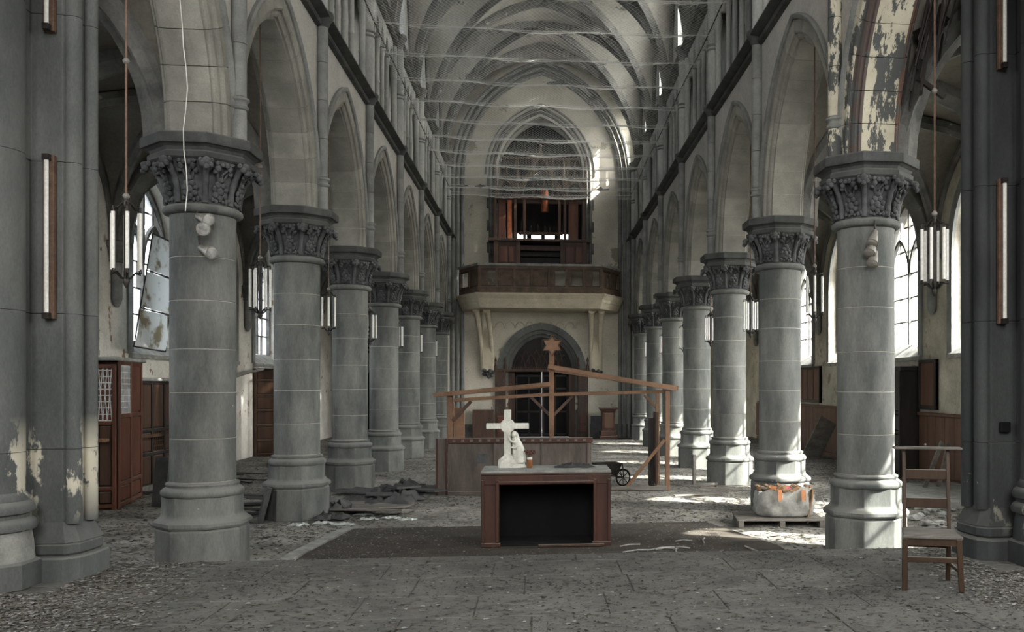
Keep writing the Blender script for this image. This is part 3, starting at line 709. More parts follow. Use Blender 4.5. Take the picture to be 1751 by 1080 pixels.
# ---- crossing piers at the two edges of the view
def pier(s, off, PM='pier'):
    side = SIDE[s]
    T = thing('crossing_pier', 'tall dark stone pier of clustered shafts at the %s edge of the view' % side, 'pier', (0, 0, 0), group='crossing piers')
    X = lambda x: s*(x+off)
    core = [(4.11, 8.6), (4.14, 8.42), (4.18, 8.32), (4.43, 8.32), (4.43, 8.1), (4.92, 8.1), (4.92, 8.56), (4.6, 8.68), (4.11, 8.68)]
    zs = [.7, 1.35, 2.52, 3.83, 5.1, 6.4, 7.7, 9.0, 10.5, 12.2, 14.6]
    for a, b in zip(zs, zs[1:]):
        p = [(X(x), y) for x, y in core]; MB().prism(p, a+.002, b-.002).build('pier_block', PM, T, bevel=.004)
        for (cx, cy, r) in ((4.095, 8.62, .065), (4.13, 8.40, .07), (4.61, 8.0, .27)):
            MB().lathe([(r, a+.002), (r, b-.002)], 24, (X(cx), cy, 0)).build('shaft_drum', PM, T, 50)
    def grow(g): return [(X(4.02-g*.6), 8.56-g), (X(4.04-g*.6), 8.34-g), (X(4.12-g*.4), 8.24-g), (X(4.42), 8.24-g), (X(4.42), 8.0-g), (X(4.97), 8.0-g), (X(4.97), 8.6), (X(4.6), 8.72), (X(4.02-g*.6), 8.72)]
    MB().prism(grow(0.0), FZ+.2, .55).build('pier_base', PM, T, bevel=.02)
    m = MB(); a_, b_ = grow(0.0), [(X(x), y) for x, y in core]; n = len(a_)
    m.add([(x, y, .55) for x, y in a_]+[(x, y, .72) for x, y in b_], [(i, (i+1) % n, n+(i+1) % n, n+i) for i in range(n)]); m.build('pier_base_slope', PM, T)
    MB().prism(grow(.09), FZ-.02, FZ+.2).build('pier_plinth', PM, T, bevel=.015)
    MB().lathe([(.38, FZ), (.38, FZ+.2), (.36, FZ+.22)], 8, (X(4.61), 8.0, 0), OC).build('shaft_plinth', PM, T)
    m = MB(); m.lathe([(.34, .46), (.33, .6), (.31, .72)], 20, (X(4.61), 8.0, 0)); m.build('worn_base', 'dust_top' if s == -1 else PM, T, 50)
    MB().lathe([(.31, .70), (.35, .715), (.36, .75), (.34, .79), (.30, .81), (.30, .84), (.34, .855), (.35, .89), (.33, .93), (.30, .95), (.30, .98), (.27, 1.02)], 24, (X(4.61), 8.0, 0)).build('torus_moulding', PM, T, 50)
    return T
PL = pier(-1, 0); PR = pier(1, .06, 'shaded_pier')
# fluorescent tubes on the piers
def wall_tube(x, z0, z1, lab):
    T = thing('tube_lamp', lab, 'lamp', (x, 8.27, z0))
    h = z1-z0
    MB().box(-.045, .045, -.02, .03, 0, h).build('backing_strip', 'rust', T, bevel=.004)
    MB().lathe([(.019, .05), (.019, h-.05)], 12, (0, -.05, 0)).build('tube', 'white', T, 60)
    MB().box(-.025, .025, -.075, -.01, 0, .05).build('socket', 'metal', T); MB().box(-.025, .025, -.075, -.01, h-.05, h).build('socket', 'metal', T)
    return T
wall_tube(-4.26, 2.47, 3.87, 'long upright fluorescent tube in a rusty strip, left pier, lower of the two')
wall_tube(-4.26, 4.93, 6.3, 'upright fluorescent tube cut by the top edge, on the left pier')
wall_tube(4.33, 2.49, 3.88, 'long upright fluorescent tube on the right pier, lower of the two')
wall_tube(4.33, 4.93, 6.3, 'upright fluorescent tube near the top edge, on the right pier')
b = MB().box(-.05, .05, -.03, .02, 0, .1); o = b.build('wall_socket', 'black', None, bevel=.008); o.location = (4.36, 8.28, 1.45); tag(o, 'small square black box on the right pier', 'socket')

# ================================================================ PENDANT LAMPS, one hanging in each arch
def lamp_proto():
    T = thing('pendant_lamp', None, None, (0, 0, 0))
    MB().lathe([(.009, .58), (.009, 3.56)], 6).build('rod', 'rust', T, 60)
    m = MB()
    for z in (1.75, .62): m.lathe([(.012, z), (.026, z+.015), (.028, z+.03), (.012, z+.05)], 10)
    m.build('rod_knob', 'lampgrey', T, 60)
    for k in range(6):
        a = k*pi/3+.3; x, y = .115*cos(a), .115*sin(a)
        MB().lathe([(.0155, .03), (.0155, .5)], 10, (x, y, 0)).build('tube', 'white', T, 60)
    m = MB(); m2 = MB()
    for k in range(6):
        a = k*pi/3+.3; c, s_ = cos(a), sin(a)
        m.tube([(0, 0, .60), (.04*c, .04*s_, .585), (.08*c, .08*s_, .54), (.115*c, .115*s_, .545), (.115*c, .115*s_, .49)], .009, 6)
        m2.tube([(0, 0, -.05), (.04*c, .04*s_, -.04), (.08*c, .08*s_, .005), (.125*c, .125*s_, -.005), (.115*c, .115*s_, .04)], .009, 6)
    m.lathe([(.02, .54), (.035, .57), (.02, .62)], 8); m2.lathe([(.008, -.12), (.03, -.07), (.02, -.03)], 8)
    m.build('bracket', 'metal', T, 60); m2.build('bracket', 'metal', T, 60)
    MB().lathe([(.02, -.04), (.02, .56)], 8).build('inner_stem', 'metal', T, 60)
    return T
LP = lamp_proto(); index_kids(LP); first = True
for s in (-1, 1):
    for i in range(-1, NC-1):
        y = CY[0]+BAY*(i+.5)
        o = LP if first else copy_tree(LP); first = False
        o.location = (s*XC+(.03 if s < 0 else -.02), y, 2.84); o.rotation_euler.z = .4*i+s
        tag(o, '%s pendant lamp of white tubes hanging in an arch of the %s arcade' % (ORDF[i+1] if i < NC-2 else 'farthest', SIDE[s]), 'lamp', 'pendant lamps under the arcade arches')

# ---- spotlights on the nearest columns
def spot(loc, aim, lab, lens):
    q = Vector(aim).to_track_quat('Z', 'Y').to_euler()
    T = thing('spotlight', lab, 'spotlight', loc, rot=q)
    MB().lathe([(.022, -.1), (.03, -.09), (.034, -.05), (.05, .02), (.062, .09), (.066, .1)], 18, cap=True).build('housing', 'lampgrey', T, 50)
    MB().lathe([(.058, .096), (.05, .106), (.02, .11)], 18).build('lens', 'chip_light' if lens else 'lampgrey', T, 50)
    m = MB(); m.tube([(0, 0, -.09), (.0, .06, -.13), (0, .1, -.16)], .01, 6); m.build('mount', 'metal', T, 60)
for z, aim, n in ((3.57, (.75, -.6, -.3), 'top'), (3.46, (.35, -.9, -.15), 'middle'), (3.25, (.8, -.55, -.35), 'bottom')):
    spot((-3.42+(.0 if n != 'bottom' else .03), 9.45, z), aim, '%s of three grey spotlights below the capital of the nearest left column' % n, True)
for z, aim, n in ((3.5, (-.35, -.5, -.75), 'top'), (3.39, (-.45, -.5, -.7), 'middle'), (3.28, (-.35, -.5, -.75), 'bottom')):
    spot((3.50-(.02 if n == 'middle' else 0), 9.45, z), aim, '%s of three grey spotlights below the capital of the nearest right column' % n, False)
def soffit_y(z):
    h = min(max(z-SPR, 0), RISE*.99); return CY[0]-BAY/2+(sqrt(R0*R0-h*h)-C0)
m = MB(); m.tube([(-3.52+.02*sin(k*1.3), min(9.27, soffit_y(3.6+k*.2)-.04), 3.6+k*.2) for k in range(14)], .005, 6)
o = m.build('hanging_wire', 'white', None, 60); tag(o, 'thin pale wire hanging down in front of the nearest left column', 'wire')

# ================================================================ ORGAN, BALCONY
bp_in = [(-2.85, YE), (-2.85, 32.5), (-2.12, 31.2), (2.02, 31.2), (2.75, 32.5), (2.85, YE)]
def grow_poly(g): return [(-2.85-g, YE), (-2.85-g, 32.5-g*.3), (-2.12-g*.6, 31.2-g), (2.02+g*.6, 31.2-g), (2.75+g, 32.5-g*.3), (2.85+g, YE)]
BL = thing('organ_balcony', 'wooden organ balcony with open panels on a pale moulded ledge above the door', 'balcony', (0, 0, 0))
for j, (g0, g1, z0, z1, nm) in enumerate(((-.05, .0, 4.55, 4.66, 'ledge_moulding'), (0.0, .03, 4.66, 4.76, 'ledge_moulding'), (.06, .07, 4.76, 4.86, 'ledge_moulding'), (.07, .16, 4.86, 4.98, 'ledge_moulding'), (.18, .18, 4.98, 5.05, 'ledge_moulding'))):
    a_, b_ = grow_poly(g0), grow_poly(g1); n = 6; m = MB()
    m.add([(x, y, z0) for x, y in a_]+[(x, y, z1) for x, y in b_], [tuple(range(6))[::-1], tuple(range(6, 12))]+[(i, (i+1) % n, n+(i+1) % n, n+i) for i in range(n)]); m.build(nm, 'balcony_stone', BL)
def rail_run(a, b, n, holes):
    a = Vector((*a, 0)); b = Vector((*b, 0)); d = (b-a); L = d.length; ang = math.atan2(d.y, d.x)
    def P(x0, x1, y0, y1, z0, z1, nm, mat, bev=.006):
        MB().box(x0, x1, y0, y1, z0, z1).build(nm, mat, BL, bevel=bev, loc=(a.x, a.y, 0), rz=ang)
    P(-.02, L+.02, -.06, .06, 5.05, 5.27, 'bottom_rail', 'balcony_wood'); P(-.06, L+.06, -.1, .09, 5.98, 6.06, 'top_rail', 'dust_top'); P(-.02, L+.02, -.05, .05, 5.88, 5.98, 'frieze_rail', 'balcony_wood')
    for k in range(n+1): P(L*k/n-.045, L*k/n+.045, -.05, .05, 5.27, 5.88, 'post', 'balcony_wood')
    for k in range(n):
        x0, x1 = L*k/n+.045, L*(k+1)/n-.045
        P(x0, x1, -.02, .02, 5.27, 5.33, 'panel_rail', 'wood'); P(x0, x1, -.02, .02, 5.82, 5.88, 'panel_rail', 'wood')
        if k in holes:
            if holes[k] > 0: P(x0, x0+(x1-x0)*holes[k], -.012, .012, 5.33, 5.82, 'panel', 'balcony_wood')
        else: P(x0, x1, -.012, .012, 5.33, 5.82, 'panel', 'balcony_wood')
rail_run((-2.12, 31.2), (2.02, 31.2), 7, {0: .5, 4: .3, 5: .25, 6: .5})
rail_run((-2.85, 32.5), (-2.12, 31.2), 2, {0: 0, 1: 1})
rail_run((2.02, 31.2), (2.75, 32.5), 2, {0: .6, 1: .7})
for cx in (-2.15, -1.78, 1.78, 2.12):
    m = MB(); dx = .14 if cx < 0 else 0.03
    pts = [(cx-dx*(1-t)**2+.0, 32.0+1.1*min(1, t*1.4)**.5, 4.55-2.1*t) for t in [i/10 for i in range(11)]]
    m.tube(pts, [.13, .1, .09, .085, .08, .08, .075, .075, .07, .07, .07], 10); m.build('bracket_shaft', 'balcony_stone', BL, 60)
for cx in (-1.96, 1.95):
    m = MB()
    m.box(cx-.16, cx+.16, YE-.2, YE, 2.45, 4.55); m.build('bracket_web', 'balcony_stone', BL)
    m = MB(); rn = random.Random(3)
    for k in range(16): m.blob((cx+rn.uniform(-.22, .22), YE-.12+rn.uniform(-.08, .02), 2.38+rn.uniform(-.16, .1)), rn.uniform(.05, .09), k, 1, jit=.25)
    m.build('carved_corbel', 'capital', BL, 60)

OG = thing('organ', 'wooden organ case without pipes in the recess above the balcony', 'organ', (-.05, YE, 6.1))
def OB(x0, x1, y0, y1, z0, z1, nm, mat, bev=.008): return MB().box(x0, x1, y0, y1, z0-6.1, z1-6.1).build(nm, mat, OG, bevel=bev)
OB(-1.62, -.85, -.5, .5, 6.1, 7.05, 'lower_case', 'wood'); OB(.75, 1.55, -.5, .5, 6.1, 7.05, 'lower_case', 'wood')
for x in (-1.5, -1.12, .9, 1.25): OB(x, x+.3, -.53, -.5, 6.3, 6.88, 'case_panel', 'red_wood')
OB(-.85, .75, .0, .4, 6.1, 7.0, 'console', 'black_wood'); OB(-.85, .75, -.3, .0, 6.55, 6.62, 'key_desk', 'black_wood'); OB(-.85, .75, -.4, -.3, 6.75, 6.9, 'console_rail', 'wood')
OB(-1.85, 1.78, -.65, .4, 7.05, 7.14, 'case_shelf', 'wood')
for x in (-1.66, -.95, -.62, .62, .82, 1.5): OB(x, x+.1, -.55, -.42, 7.14, 9.35 if abs(x) > .7 else 8.6, 'case_post', 'wood')
for x in (-1.66, -.88, .7, 1.5): OB(x, x+.16, -.58, -.42, 6.1, 7.05, 'case_pilaster', 'wood')
OB(-1.5, -1.24, -.4, -.3, 7.16, 8.6, 'red_panel', 'red_wood'); OB(-1.18, -1.02, -.4, -.3, 7.16, 8.6, 'red_panel', 'copper'); OB(1.0, 1.35, -.4, -.3, 7.16, 8.6, 'red_panel', 'red_wood')
OB(-.8, .8, -.2, -.12, 7.35, 7.45, 'inner_rail', 'wood'); OB(-1.6, 1.6, -.1, -.04, 8.5, 8.62, 'inner_rail', 'wood'); OB(-1.62, 1.62, -.56, -.44, 8.55, 8.68, 'case_rail', 'wood')
for x in (-1.3, -1.0, -.75, .75, 1.0, 1.3): MB().bar((x, .1, 1.06), (x+.15, .2, 2.4), .03, .03).build('inner_stay', 'black_wood', OG)
m = MB(); m.lathe([(.13, 0), (.13, .75), (.1, .8)], 16, (.15, -.1, 2.1)); m.build('pipe', 'copper', OG, 60)
for x, h in ((-.35, .3), (-.1, .34), (.15, .3), (.32, .24)): MB().lathe([(.03, 0), (.06, .05), (.05, h*.6), (.02, h)], 8, (x, -.1, 1.3)).build('fitting', 'black_wood', OG, 60)
def gable(cx, hw, zb, zt, nm='gable'):
    m = MB(); m.bar((cx-hw, -.5, zb), (cx, -.5, zt), .12, .12, (0, 1, 0)); m.bar((cx+hw, -.5, zb), (cx, -.5, zt), .12, .12, (0, 1, 0)); m.tube([(cx-hw*.75, -.5, zb)]+[(cx+t, -.5, zb+z) for t, z in full_arc(hw*.75, (zt-zb)*.62, 0, 6)], .035, 6)
    m.tube([(cx+.16*hw*cos(a), -.5, zb+(zt-zb)*.3+.16*hw*sin(a)) for a in [k*pi/6 for k in range(13)]], .025, 6)
    for k in range(5):
        for sg in (-1, 1): m.blob((cx+sg*hw*(1-k/5)-.0, -.5, zb+(zt-zb)*k/5+.06), .045, k, 1)
    m.build(nm, 'balcony_wood', OG, 60); MB().lathe([(.04, 0), (.03, .2), (.07, .24), (.02, .3), (.01, .42)], 8, (cx, -.5, zt)).build('finial', 'balcony_wood', OG, 60)
gable(0, .85, 2.6, 4.15); gable(-1.22, .42, 2.6, 3.4); gable(1.22, .42, 2.6, 3.4)
for x in (-1.62, -.82, .82, 1.62): MB().lathe([(.06, 0), (.06, 1.0), (.03, 1.15), (.05, 1.2), (.01, 1.45)], 8, (x, -.5, 2.5)).build('pinnacle', 'balcony_wood', OG, 60)
OB(-1.55, 1.55, .1, .18, 10.15, 10.23, 'top_beam', 'balcony_wood')
for x in (-1.5, -.9, -.3, .4, .95, 1.45): OB(x, x+.07, .1, .17, 8.6, 10.15, 'top_stud', 'balcony_wood')
for z in (9.5, 9.8): OB(-1.5, 1.5, .12, .16, z, z+.05, 'top_rail', 'grey_wood')
for k in range(14): OB(-1.35+k*.2, -1.30+k*.2, .11, .15, 9.85, 10.15, 'slat', 'balcony_wood', 0)

# quoins beside the recess
for sg in (-1, 1):
    for k in range(8):
        wd = .38 if k % 2 else .22; x = -.05+sg*1.56
        MB().box(*sorted((x, x+sg*wd)), YE-.025, YE+.01, 6.3+k*.4, 6.3+k*.4+.39).build('quoin', 'rib', EWL, bevel=.008)

# pedestal, boards leaning by the end wall
T = thing('pedestal', 'dark red wooden pedestal standing right of the portal', 'pedestal', (2.34, 32.2, 0))
MB().box(-.33, .33, -.3, .3, 0, .12).box(-.29, .29, -.26, .26, .12, .3).build('pedestal_base', 'altar_wood', T, bevel=.015)
MB().box(-.23, .23, -.2, .2, .3, 1.0).build('pedestal_shaft', 'altar_wood', T, bevel=.01); MB().box(-.16, .16, -.215, -.2, .38, .92).build('pedestal_panel', 'wood', T, bevel=.01)
MB().box(-.28, .28, -.25, .25, 1.0, 1.06).box(-.33, .33, -.3, .3, 1.06, 1.12).build('pedestal_cap', 'altar_wood', T, bevel=.012)
def board(nm, loc, w_, h, t, lean, rz, mat, lab, cat='board'):
    o = MB().box(-w_/2, w_/2, -t/2, t/2, 0, h).build(nm, mat, None, bevel=.006); o.location = loc; o.rotation_euler = (lean, 0, rz); tag(o, lab, cat); return o
board('leaning_board', (-2.1, 32.85, 0), .75, 1.05, .04, -.12, 0, 'wood', 'large brown board leaning on the end wall left of the portal')
board('leaning_board', (1.98, 32.9, 0), .45, .8, .03, -.12, 0, 'slate', 'grey slab leaning on the end wall beside the red pedestal')
board('thin_batten', (-1.78, 32.9, 0), .05, 1.15, .04, -.12, .1, 'grey_wood', 'thin batten leaning beside the board left of the portal')
board('leaning_slab', (-6.0, 14.9, 0), .3, .78, .04, -.1, -.5, 'slate', 'dark slate slab leaning at the foot of the red-brown confessional')
# ================================================================ NETTING over the nave
NT = thing('bird_net', 'wire bird netting stretched across the upper nave on cables', 'netting', (0, 0, 8.55))
NYS = [8.0+1.5*k for k in range(16)]+[31.6]
def nz(x, y):
    k = 0
    for a, b in zip(NYS, NYS[1:]):
        if a <= y <= b: u = (y-a)/(b-a); return -.22*4*u*(1-u)-.05*(1-(x/3.1)**2)+.03*sin(3*x+k)
        k += 1
    return 0
for y in NYS:
    MB().tube([(x, y, -.05*(1-(x/3.1)**2)) for x in np.linspace(-3.1, 3.1, 9)], .0075, 5).build('cable', 'net', NT, 60)
for s in (-1, 1): MB().tube([(s*3.08, y, 0.03*sin(y)) for y in np.linspace(8, 31.6, 24)], .012, 5).build('edge_cable', 'metal', NT, 60)
nv = []; nf = []; sp = .085
for dr in (-1, 1):
    c0 = 8.0-3.1*1.0
    c = c0-3.1
    while c < 31.6+3.1:
        ts = np.linspace(-3.1, 3.1, 25); prev = None
        for x in ts:
            y = c+dr*x
            if 8.0 <= y <= 31.6:
                z = nz(x, y); n = len(nv); nv += [(x, y-.0022, z-.0024), (x, y+.0022, z+.0024)]
                if prev is not None: nf.append((prev, prev+1, n+1, n))
                prev = n
            else: prev = None
        c += sp
me = bpy.data.meshes.new('netting'); me.from_pydata(nv, [], nf); me.materials.append(MT['net'])
o = obj('netting', me, NT, kind='stuff')
frs = []
for k, (x, y) in enumerate(((-.2, 28.5), (.3, 19.8), (-.6, 25.8), (.9, 28.7), (2.0, 30.0), (-2.0, 30.2), (-2.6, 30.6), (.1, 24.2))):
    m = MB(); rn = random.Random(k); m.bar((-.2, 0, 0), (.22, .05, .03), .09, .04); m.blob((rn.uniform(-.15, .15), 0, .03), .07, k, 1)
    o = m.build('fallen_fragment', 'dark_trim', None, 60); o.location = (x, y, 8.55+nz(x, y)+.03); o.rotation_euler.z = rn.uniform(0, 3)
    tag(o, 'small broken vault fragment caught in the bird netting', 'fragment', 'fragments lying in the netting'); frs.append(o)

ORDX = ['leftmost', 'second from the left', 'third from the left', 'fourth from the left', 'fourth from the right', 'third from the right', 'second from the right', 'rightmost']
frs.sort(key=lambda o: (o.location.x+.085)/o.location.y)
for k, o in enumerate(frs): o['label'] = 'small broken fragment caught in the bird netting, '+ORDX[k]
# ================================================================ CARPET, ALTAR AND WHAT STANDS ON IT
m = MB().prism([(-2.68, 8.97), (2.72, 8.97), (2.7, 10.42), (2.18, 12.3), (-2.5, 12.2), (-2.68, 10.46)], 0.001, .03)
o = m.build('carpet', 'carpet', None, bevel=.005); tag(o, 'dark dirty carpet under the altar', 'carpet')
o = MB().prism([(-2.86, 8.97), (-2.70, 8.97), (-2.70, 10.46), (-2.52, 12.25), (-2.64, 12.3), (-2.86, 10.46)], 0.001, .045).build('floor_strip', 'dust_top', None, bevel=.005); tag(o, 'pale worn strip along the left edge of the carpet', 'strip')
AZ0 = .03
AL = thing('altar', 'dark red-brown wooden altar table with open black front and dusty top', 'altar', (-.005, 10.6, AZ0))
H = .88
def AB_(x0, x1, y0, y1, z0, z1, nm, mat='altar_wood', bev=.006, par=None): return MB().box(x0, x1, y0, y1, z0, z1).build(nm, mat, par or AL, bevel=bev)
for s in (-1, 1):
    L = AB_(*sorted((s*.56, s*.745)), 0, .72, 0, H-.06, 'side_wall')
    AB_(*sorted((s*.53, s*.755)), -.02, .04, 0, .05, 'foot', par=L)
    for (a, b) in ((.545, .585), (.71, .75)): AB_(*sorted((s*a, s*b)), -.018, .0, .05, H-.1, 'stile', par=L)
    AB_(*sorted((s*.745, s*.755)), 0.0, .72, 0, .08, 'foot', par=L)
AB_(-.75, .75, -.01, .03, H-.16, H-.05, 'top_beam'); AB_(-.56, .56, -.02, 0, H-.15, H-.12, 'bead')
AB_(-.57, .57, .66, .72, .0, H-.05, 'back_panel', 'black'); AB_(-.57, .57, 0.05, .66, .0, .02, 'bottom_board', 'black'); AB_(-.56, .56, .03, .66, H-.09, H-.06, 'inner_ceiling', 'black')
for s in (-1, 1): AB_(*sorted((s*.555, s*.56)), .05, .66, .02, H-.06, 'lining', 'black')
AB_(-.755, .755, -.02, .72, H-.05, H-.025, 'top_edge'); AB_(-.755, .755, -.02, .73, H-.025, H, 'top_slab', 'dust_top')
o = MB().bar((-.1, 10.54, .05), (.66, 10.50, .055), .035, .03).build('loose_batten', 'wood', None, bevel=.004); tag(o, 'loose wooden batten lying in front of the altar opening', 'batten')
ZT = AZ0+H
ST = thing('cross_statue', 'white stone cross with a robed mourning figure leaning on it, on the altar', 'statue', (-.47, 11.08, ZT), rz=0.0)
def rock():
    m = MB(); m.lathe([(.17, 0), (.165, .05), (.14, .10), (.09, .14), (.04, .15)], 16, sx=1.0, sy=.6); rn = random.Random(2)
    m.v = [(x+.04+rn.uniform(-.012, .012), y+rn.uniform(-.01, .01), z+(rn.uniform(-.012, .012) if z > 0 else 0)) for x, y, z in m.v]; return m
rock().build('rock_base', 'marble', ST)
MB().box(-.042, .042, -.03, .03, .06, .70).build('cross_post', 'marble', ST, bevel=.006); MB().box(-.255, .255, -.028, .028, .465, .535).build('cross_arm', 'marble', ST, bevel=.006)
d = MB().lathe([(.08, -.035), (.09, -.02), (.09, .02), (.08, .035)], 20); d.v = [(x, z, y+.5) for x, y, z in d.v]; d.build('cross_disc', 'marble', ST, 40)
FG = MB(); rings = []
for i in range(15):   # robed body rising from the rock, folds in the cloth
    t = i/14; cx = .135-.045*t+.02*sin(t*3); cy = -.035; z = .06+t*.30; rx = .075-.035*t+.012*sin(t*pi); ry = .065-.028*t+.01*sin(t*pi)
    rings.append([(cx+rx*(1+.09*sin(7*a+t*2))*cos(a), cy+ry*(1+.09*sin(7*a+t*2))*sin(a), z) for a in [2*pi*k/28 for k in range(28)]])
FG.ring_sweep(rings); FG.build('robe', 'marble', ST, 60)
m = MB(); m.blob((.075, -.045, .395), .032, 3, 2, (.85, .95, 1.15), .02); m.tube([(.09, -.035, .34), (.082, -.04, .375)], [.022, .017], 8); m.blob((.066, -.072, .392), .006, 1, 1)
m.build('head', 'marble', ST, 60)
m = MB(); m.blob((.083, -.036, .402), .036, 5, 2, (.9, .95, 1.1), .04); m.tube([(.10, -.03, .42), (.12, -.028, .36), (.125, -.03, .28)], [.02, .024, .02], 8); m.build('veil', 'marble', ST, 60)
m = MB(); m.tube([(.10, -.05, .34), (.085, -.085, .30), (.035, -.075, .33), (.01, -.05, .38)], [.02, .019, .014, .01], 8); m.tube([(.115, -.04, .33), (.13, -.08, .27), (.09, -.1, .235), (.05, -.09, .25)], [.021, .02, .014, .01], 8)
for k in range(5): m.tube([(.012+.004*k, -.05, .38), (.004+.006*k, -.05, .4-.003*abs(k-2))], [.004, .003], 5)
m.build('arms', 'marble', ST, 60)
FV = thing('flower_jar', 'amber jar with dead flowers on the altar beside the white cross', 'vase', (-.205, 11.0, ZT))
MB().lathe([(.024, 0), (.03, .01), (.032, .08), (.026, .1), (.026, .115)], 16).build('jar', 'jar', FV, 60); MB().lathe([(.03, .1), (.032, .12), (.024, .125)], 12).build('jar_rim', 'white', FV, 60)
m = MB(); rn = random.Random(5)
for k in range(14): m.blob((rn.uniform(-.055, .06), rn.uniform(-.03, .03), .185+rn.uniform(-.02, .02)), .018, k, 1, jit=.3)
for k in range(4): m.tube([(0, 0, .1), (rn.uniform(-.03, .03), 0, .18)], .004, 5)
m.build('flower_heads', 'flower', FV, 60)
def rag(nm, loc, L, W_, mat, lab, cat='cloth', seed=1, hh=.05):
    m = MB(); n = 14; vs = []; fs = []; rn = random.Random(seed); ph = rn.uniform(0, 6)
    for j in range(7):
        for i in range(n+1):
            x = -L/2+L*i/n; y = (-W_/2+W_*j/6)*(1+.25*sin(i*1.1+ph)); e = min(1, min(i, n-i)/3)*min(1, min(j, 6-j)/1.5+.05)
            vs.append((x+rn.uniform(-.01, .01), y+.03*sin(i*.9+ph), .004+hh*e*abs(sin(i*1.3+j*.9+ph))*rn.uniform(.5, 1.1)))
    for j in range(6):
        for i in range(n): fs.append((j*(n+1)+i, j*(n+1)+i+1, (j+1)*(n+1)+i+1, (j+1)*(n+1)+i))
    m.add(vs, fs); o = m.build(nm, mat, None, 60); o.location = loc; tag(o, lab, cat); return o
rag('crumpled_cloth', (.34, 11.0, ZT), .5, .16, 'slate', 'dark crumpled cloth lying on the right end of the altar top', seed=3, hh=.065)

# ================================================================ CRIB STABLE FRAME and its panelled front
CR = thing('crib_stable', 'raw timber frame of a nativity stable with sloping roof beams', 'frame', (0, 16.3, 0))
def BM(a, b, w_, h, nm='beam', mat='raw_wood'): return MB().bar(a, b, w_, h).build(nm, mat, CR, bevel=.004)
BM((2.22, 0, 0), (2.22, 0, 1.80), .08, .10, 'post'); BM((2.16, .9, 0), (2.16, .9, 1.75), .07, .08, 'post'); BM((-1.67, .15, .9), (-1.67, .15, 1.72), .10, .08, 'post'); BM((-1.7, .9, 0), (-1.7, .9, 1.6), .06, .06, 'post')
BM((.13, .05, 0), (.13, .05, 2.50), .09, .08, 'ridge_post', 'raw_wood')
BM((-1.95, 0, 1.73), (.10, .0, 1.93), .07, .07); BM((-1.60, .05, 1.64), (.10, .05, 1.74), .05, .06, 'tie_beam'); BM((.06, -.05, 2.24), (2.38, -.05, 1.84), .07, .08); BM((.06, .5, 2.2), (2.5, .5, 1.85), .07, .08); BM((.17, .05, 1.74), (2.18, .05, 1.79), .05, .06, 'tie_beam'); BM((-1.95, .8, 1.72), (.10, .8, 1.90), .05, .06)
BM((-1.62, .1, 1.28), (-1.3, .1, 1.62), .04, .06, 'brace', 'wood'); BM((.16, .1, 1.36), (.5, .1, 1.70), .04, .05, 'brace', 'wood'); BM((.10, .1, 1.36), (-.25, .1, 1.70), .04, .05, 'brace', 'wood'); BM((2.16, .9, 1.45), (1.9, .9, 1.72), .04, .05, 'brace')
BM((1.46, .0, .04), (2.16, -.05, .92), .05, .06, 'brace', 'raw_wood'); BM((1.2, .0, .05), (2.2, -.05, .05), .08, .07, 'sill_beam', 'grey_wood')
MB().box(2.02, 2.06, .1, .5, .1, 1.42).build('side_board', 'wood', CR, bevel=.004); MB().box(1.96, 2.02, .35, .75, .02, 1.3).build('side_board', 'black_wood', CR, bevel=.004)
MB().box(-1.60, -1.42, .15, .2, .95, 1.5).build('side_board', 'raw_wood', CR, bevel=.004)
m = MB(); ps = []
for k in range(12):
    r = .185 if k % 2 == 0 else .11; a = pi/2+k*pi/6; ps.append((r*cos(a), r*sin(a)))
m.prism(ps, -.015, .015); m.v = [(x+.14, z-.02, y+2.62) for x, y, z in m.v]; m.build('star', 'raw_wood', CR)
m = MB(); m.tube([(x+.14, -.04, y+2.62) for x, y in ps+ps[:1]], .012, 5); m.build('star_edge', 'wood', CR, 60)
CF = thing('crib_partition', 'long brown panelled partition standing behind the altar', 'partition', (-1.66, 15.9, 0), rz=-.02)
def CB(x0, x1, y0, y1, z0, z1, nm, mat='crib_panel', bev=.006): return MB().box(x0, x1, y0, y1, z0, z1).build(nm, mat, CF, bevel=bev)
CB(0, 2.48, .03, .06, .02, .95, 'panel'); CB(0, 2.5, 0, .09, .90, .99, 'top_rail', 'altar_wood'); CB(0, 2.48, .0, .08, 0, .07, 'bottom_rail')
for x in (0, .78, 1.22, 1.6, 2.4): CB(x, x+.05, .01, .07, .07, .9, 'stile')
for k in range(16): CB(.08+k*.15, .13+k*.15, -.006, 0, .93, .965, 'stud', 'grey_wood', 0)
CB(2.42, 2.48, .08, .6, 0, .95, 'end_panel'); CB(0.0, .05, .08, .6, 0, .95, 'end_panel')
MB().box(.48, .68, .024, .03, .55, .72).build('green_patch', 'slate', CF)
CF2 = thing('crib_side_panel', 'short brown panel standing at the left end of the long partition', 'panel', (-1.87, 15.95, 0), rz=.06)
MB().box(0, .2, 0, .05, 0, .99).build('panel_board', 'crib_panel', CF2, bevel=.006)
for x in (0, .16): MB().box(x, x+.04, -.015, 0, 0, .99).build('stile', 'altar_wood', CF2, bevel=.004)

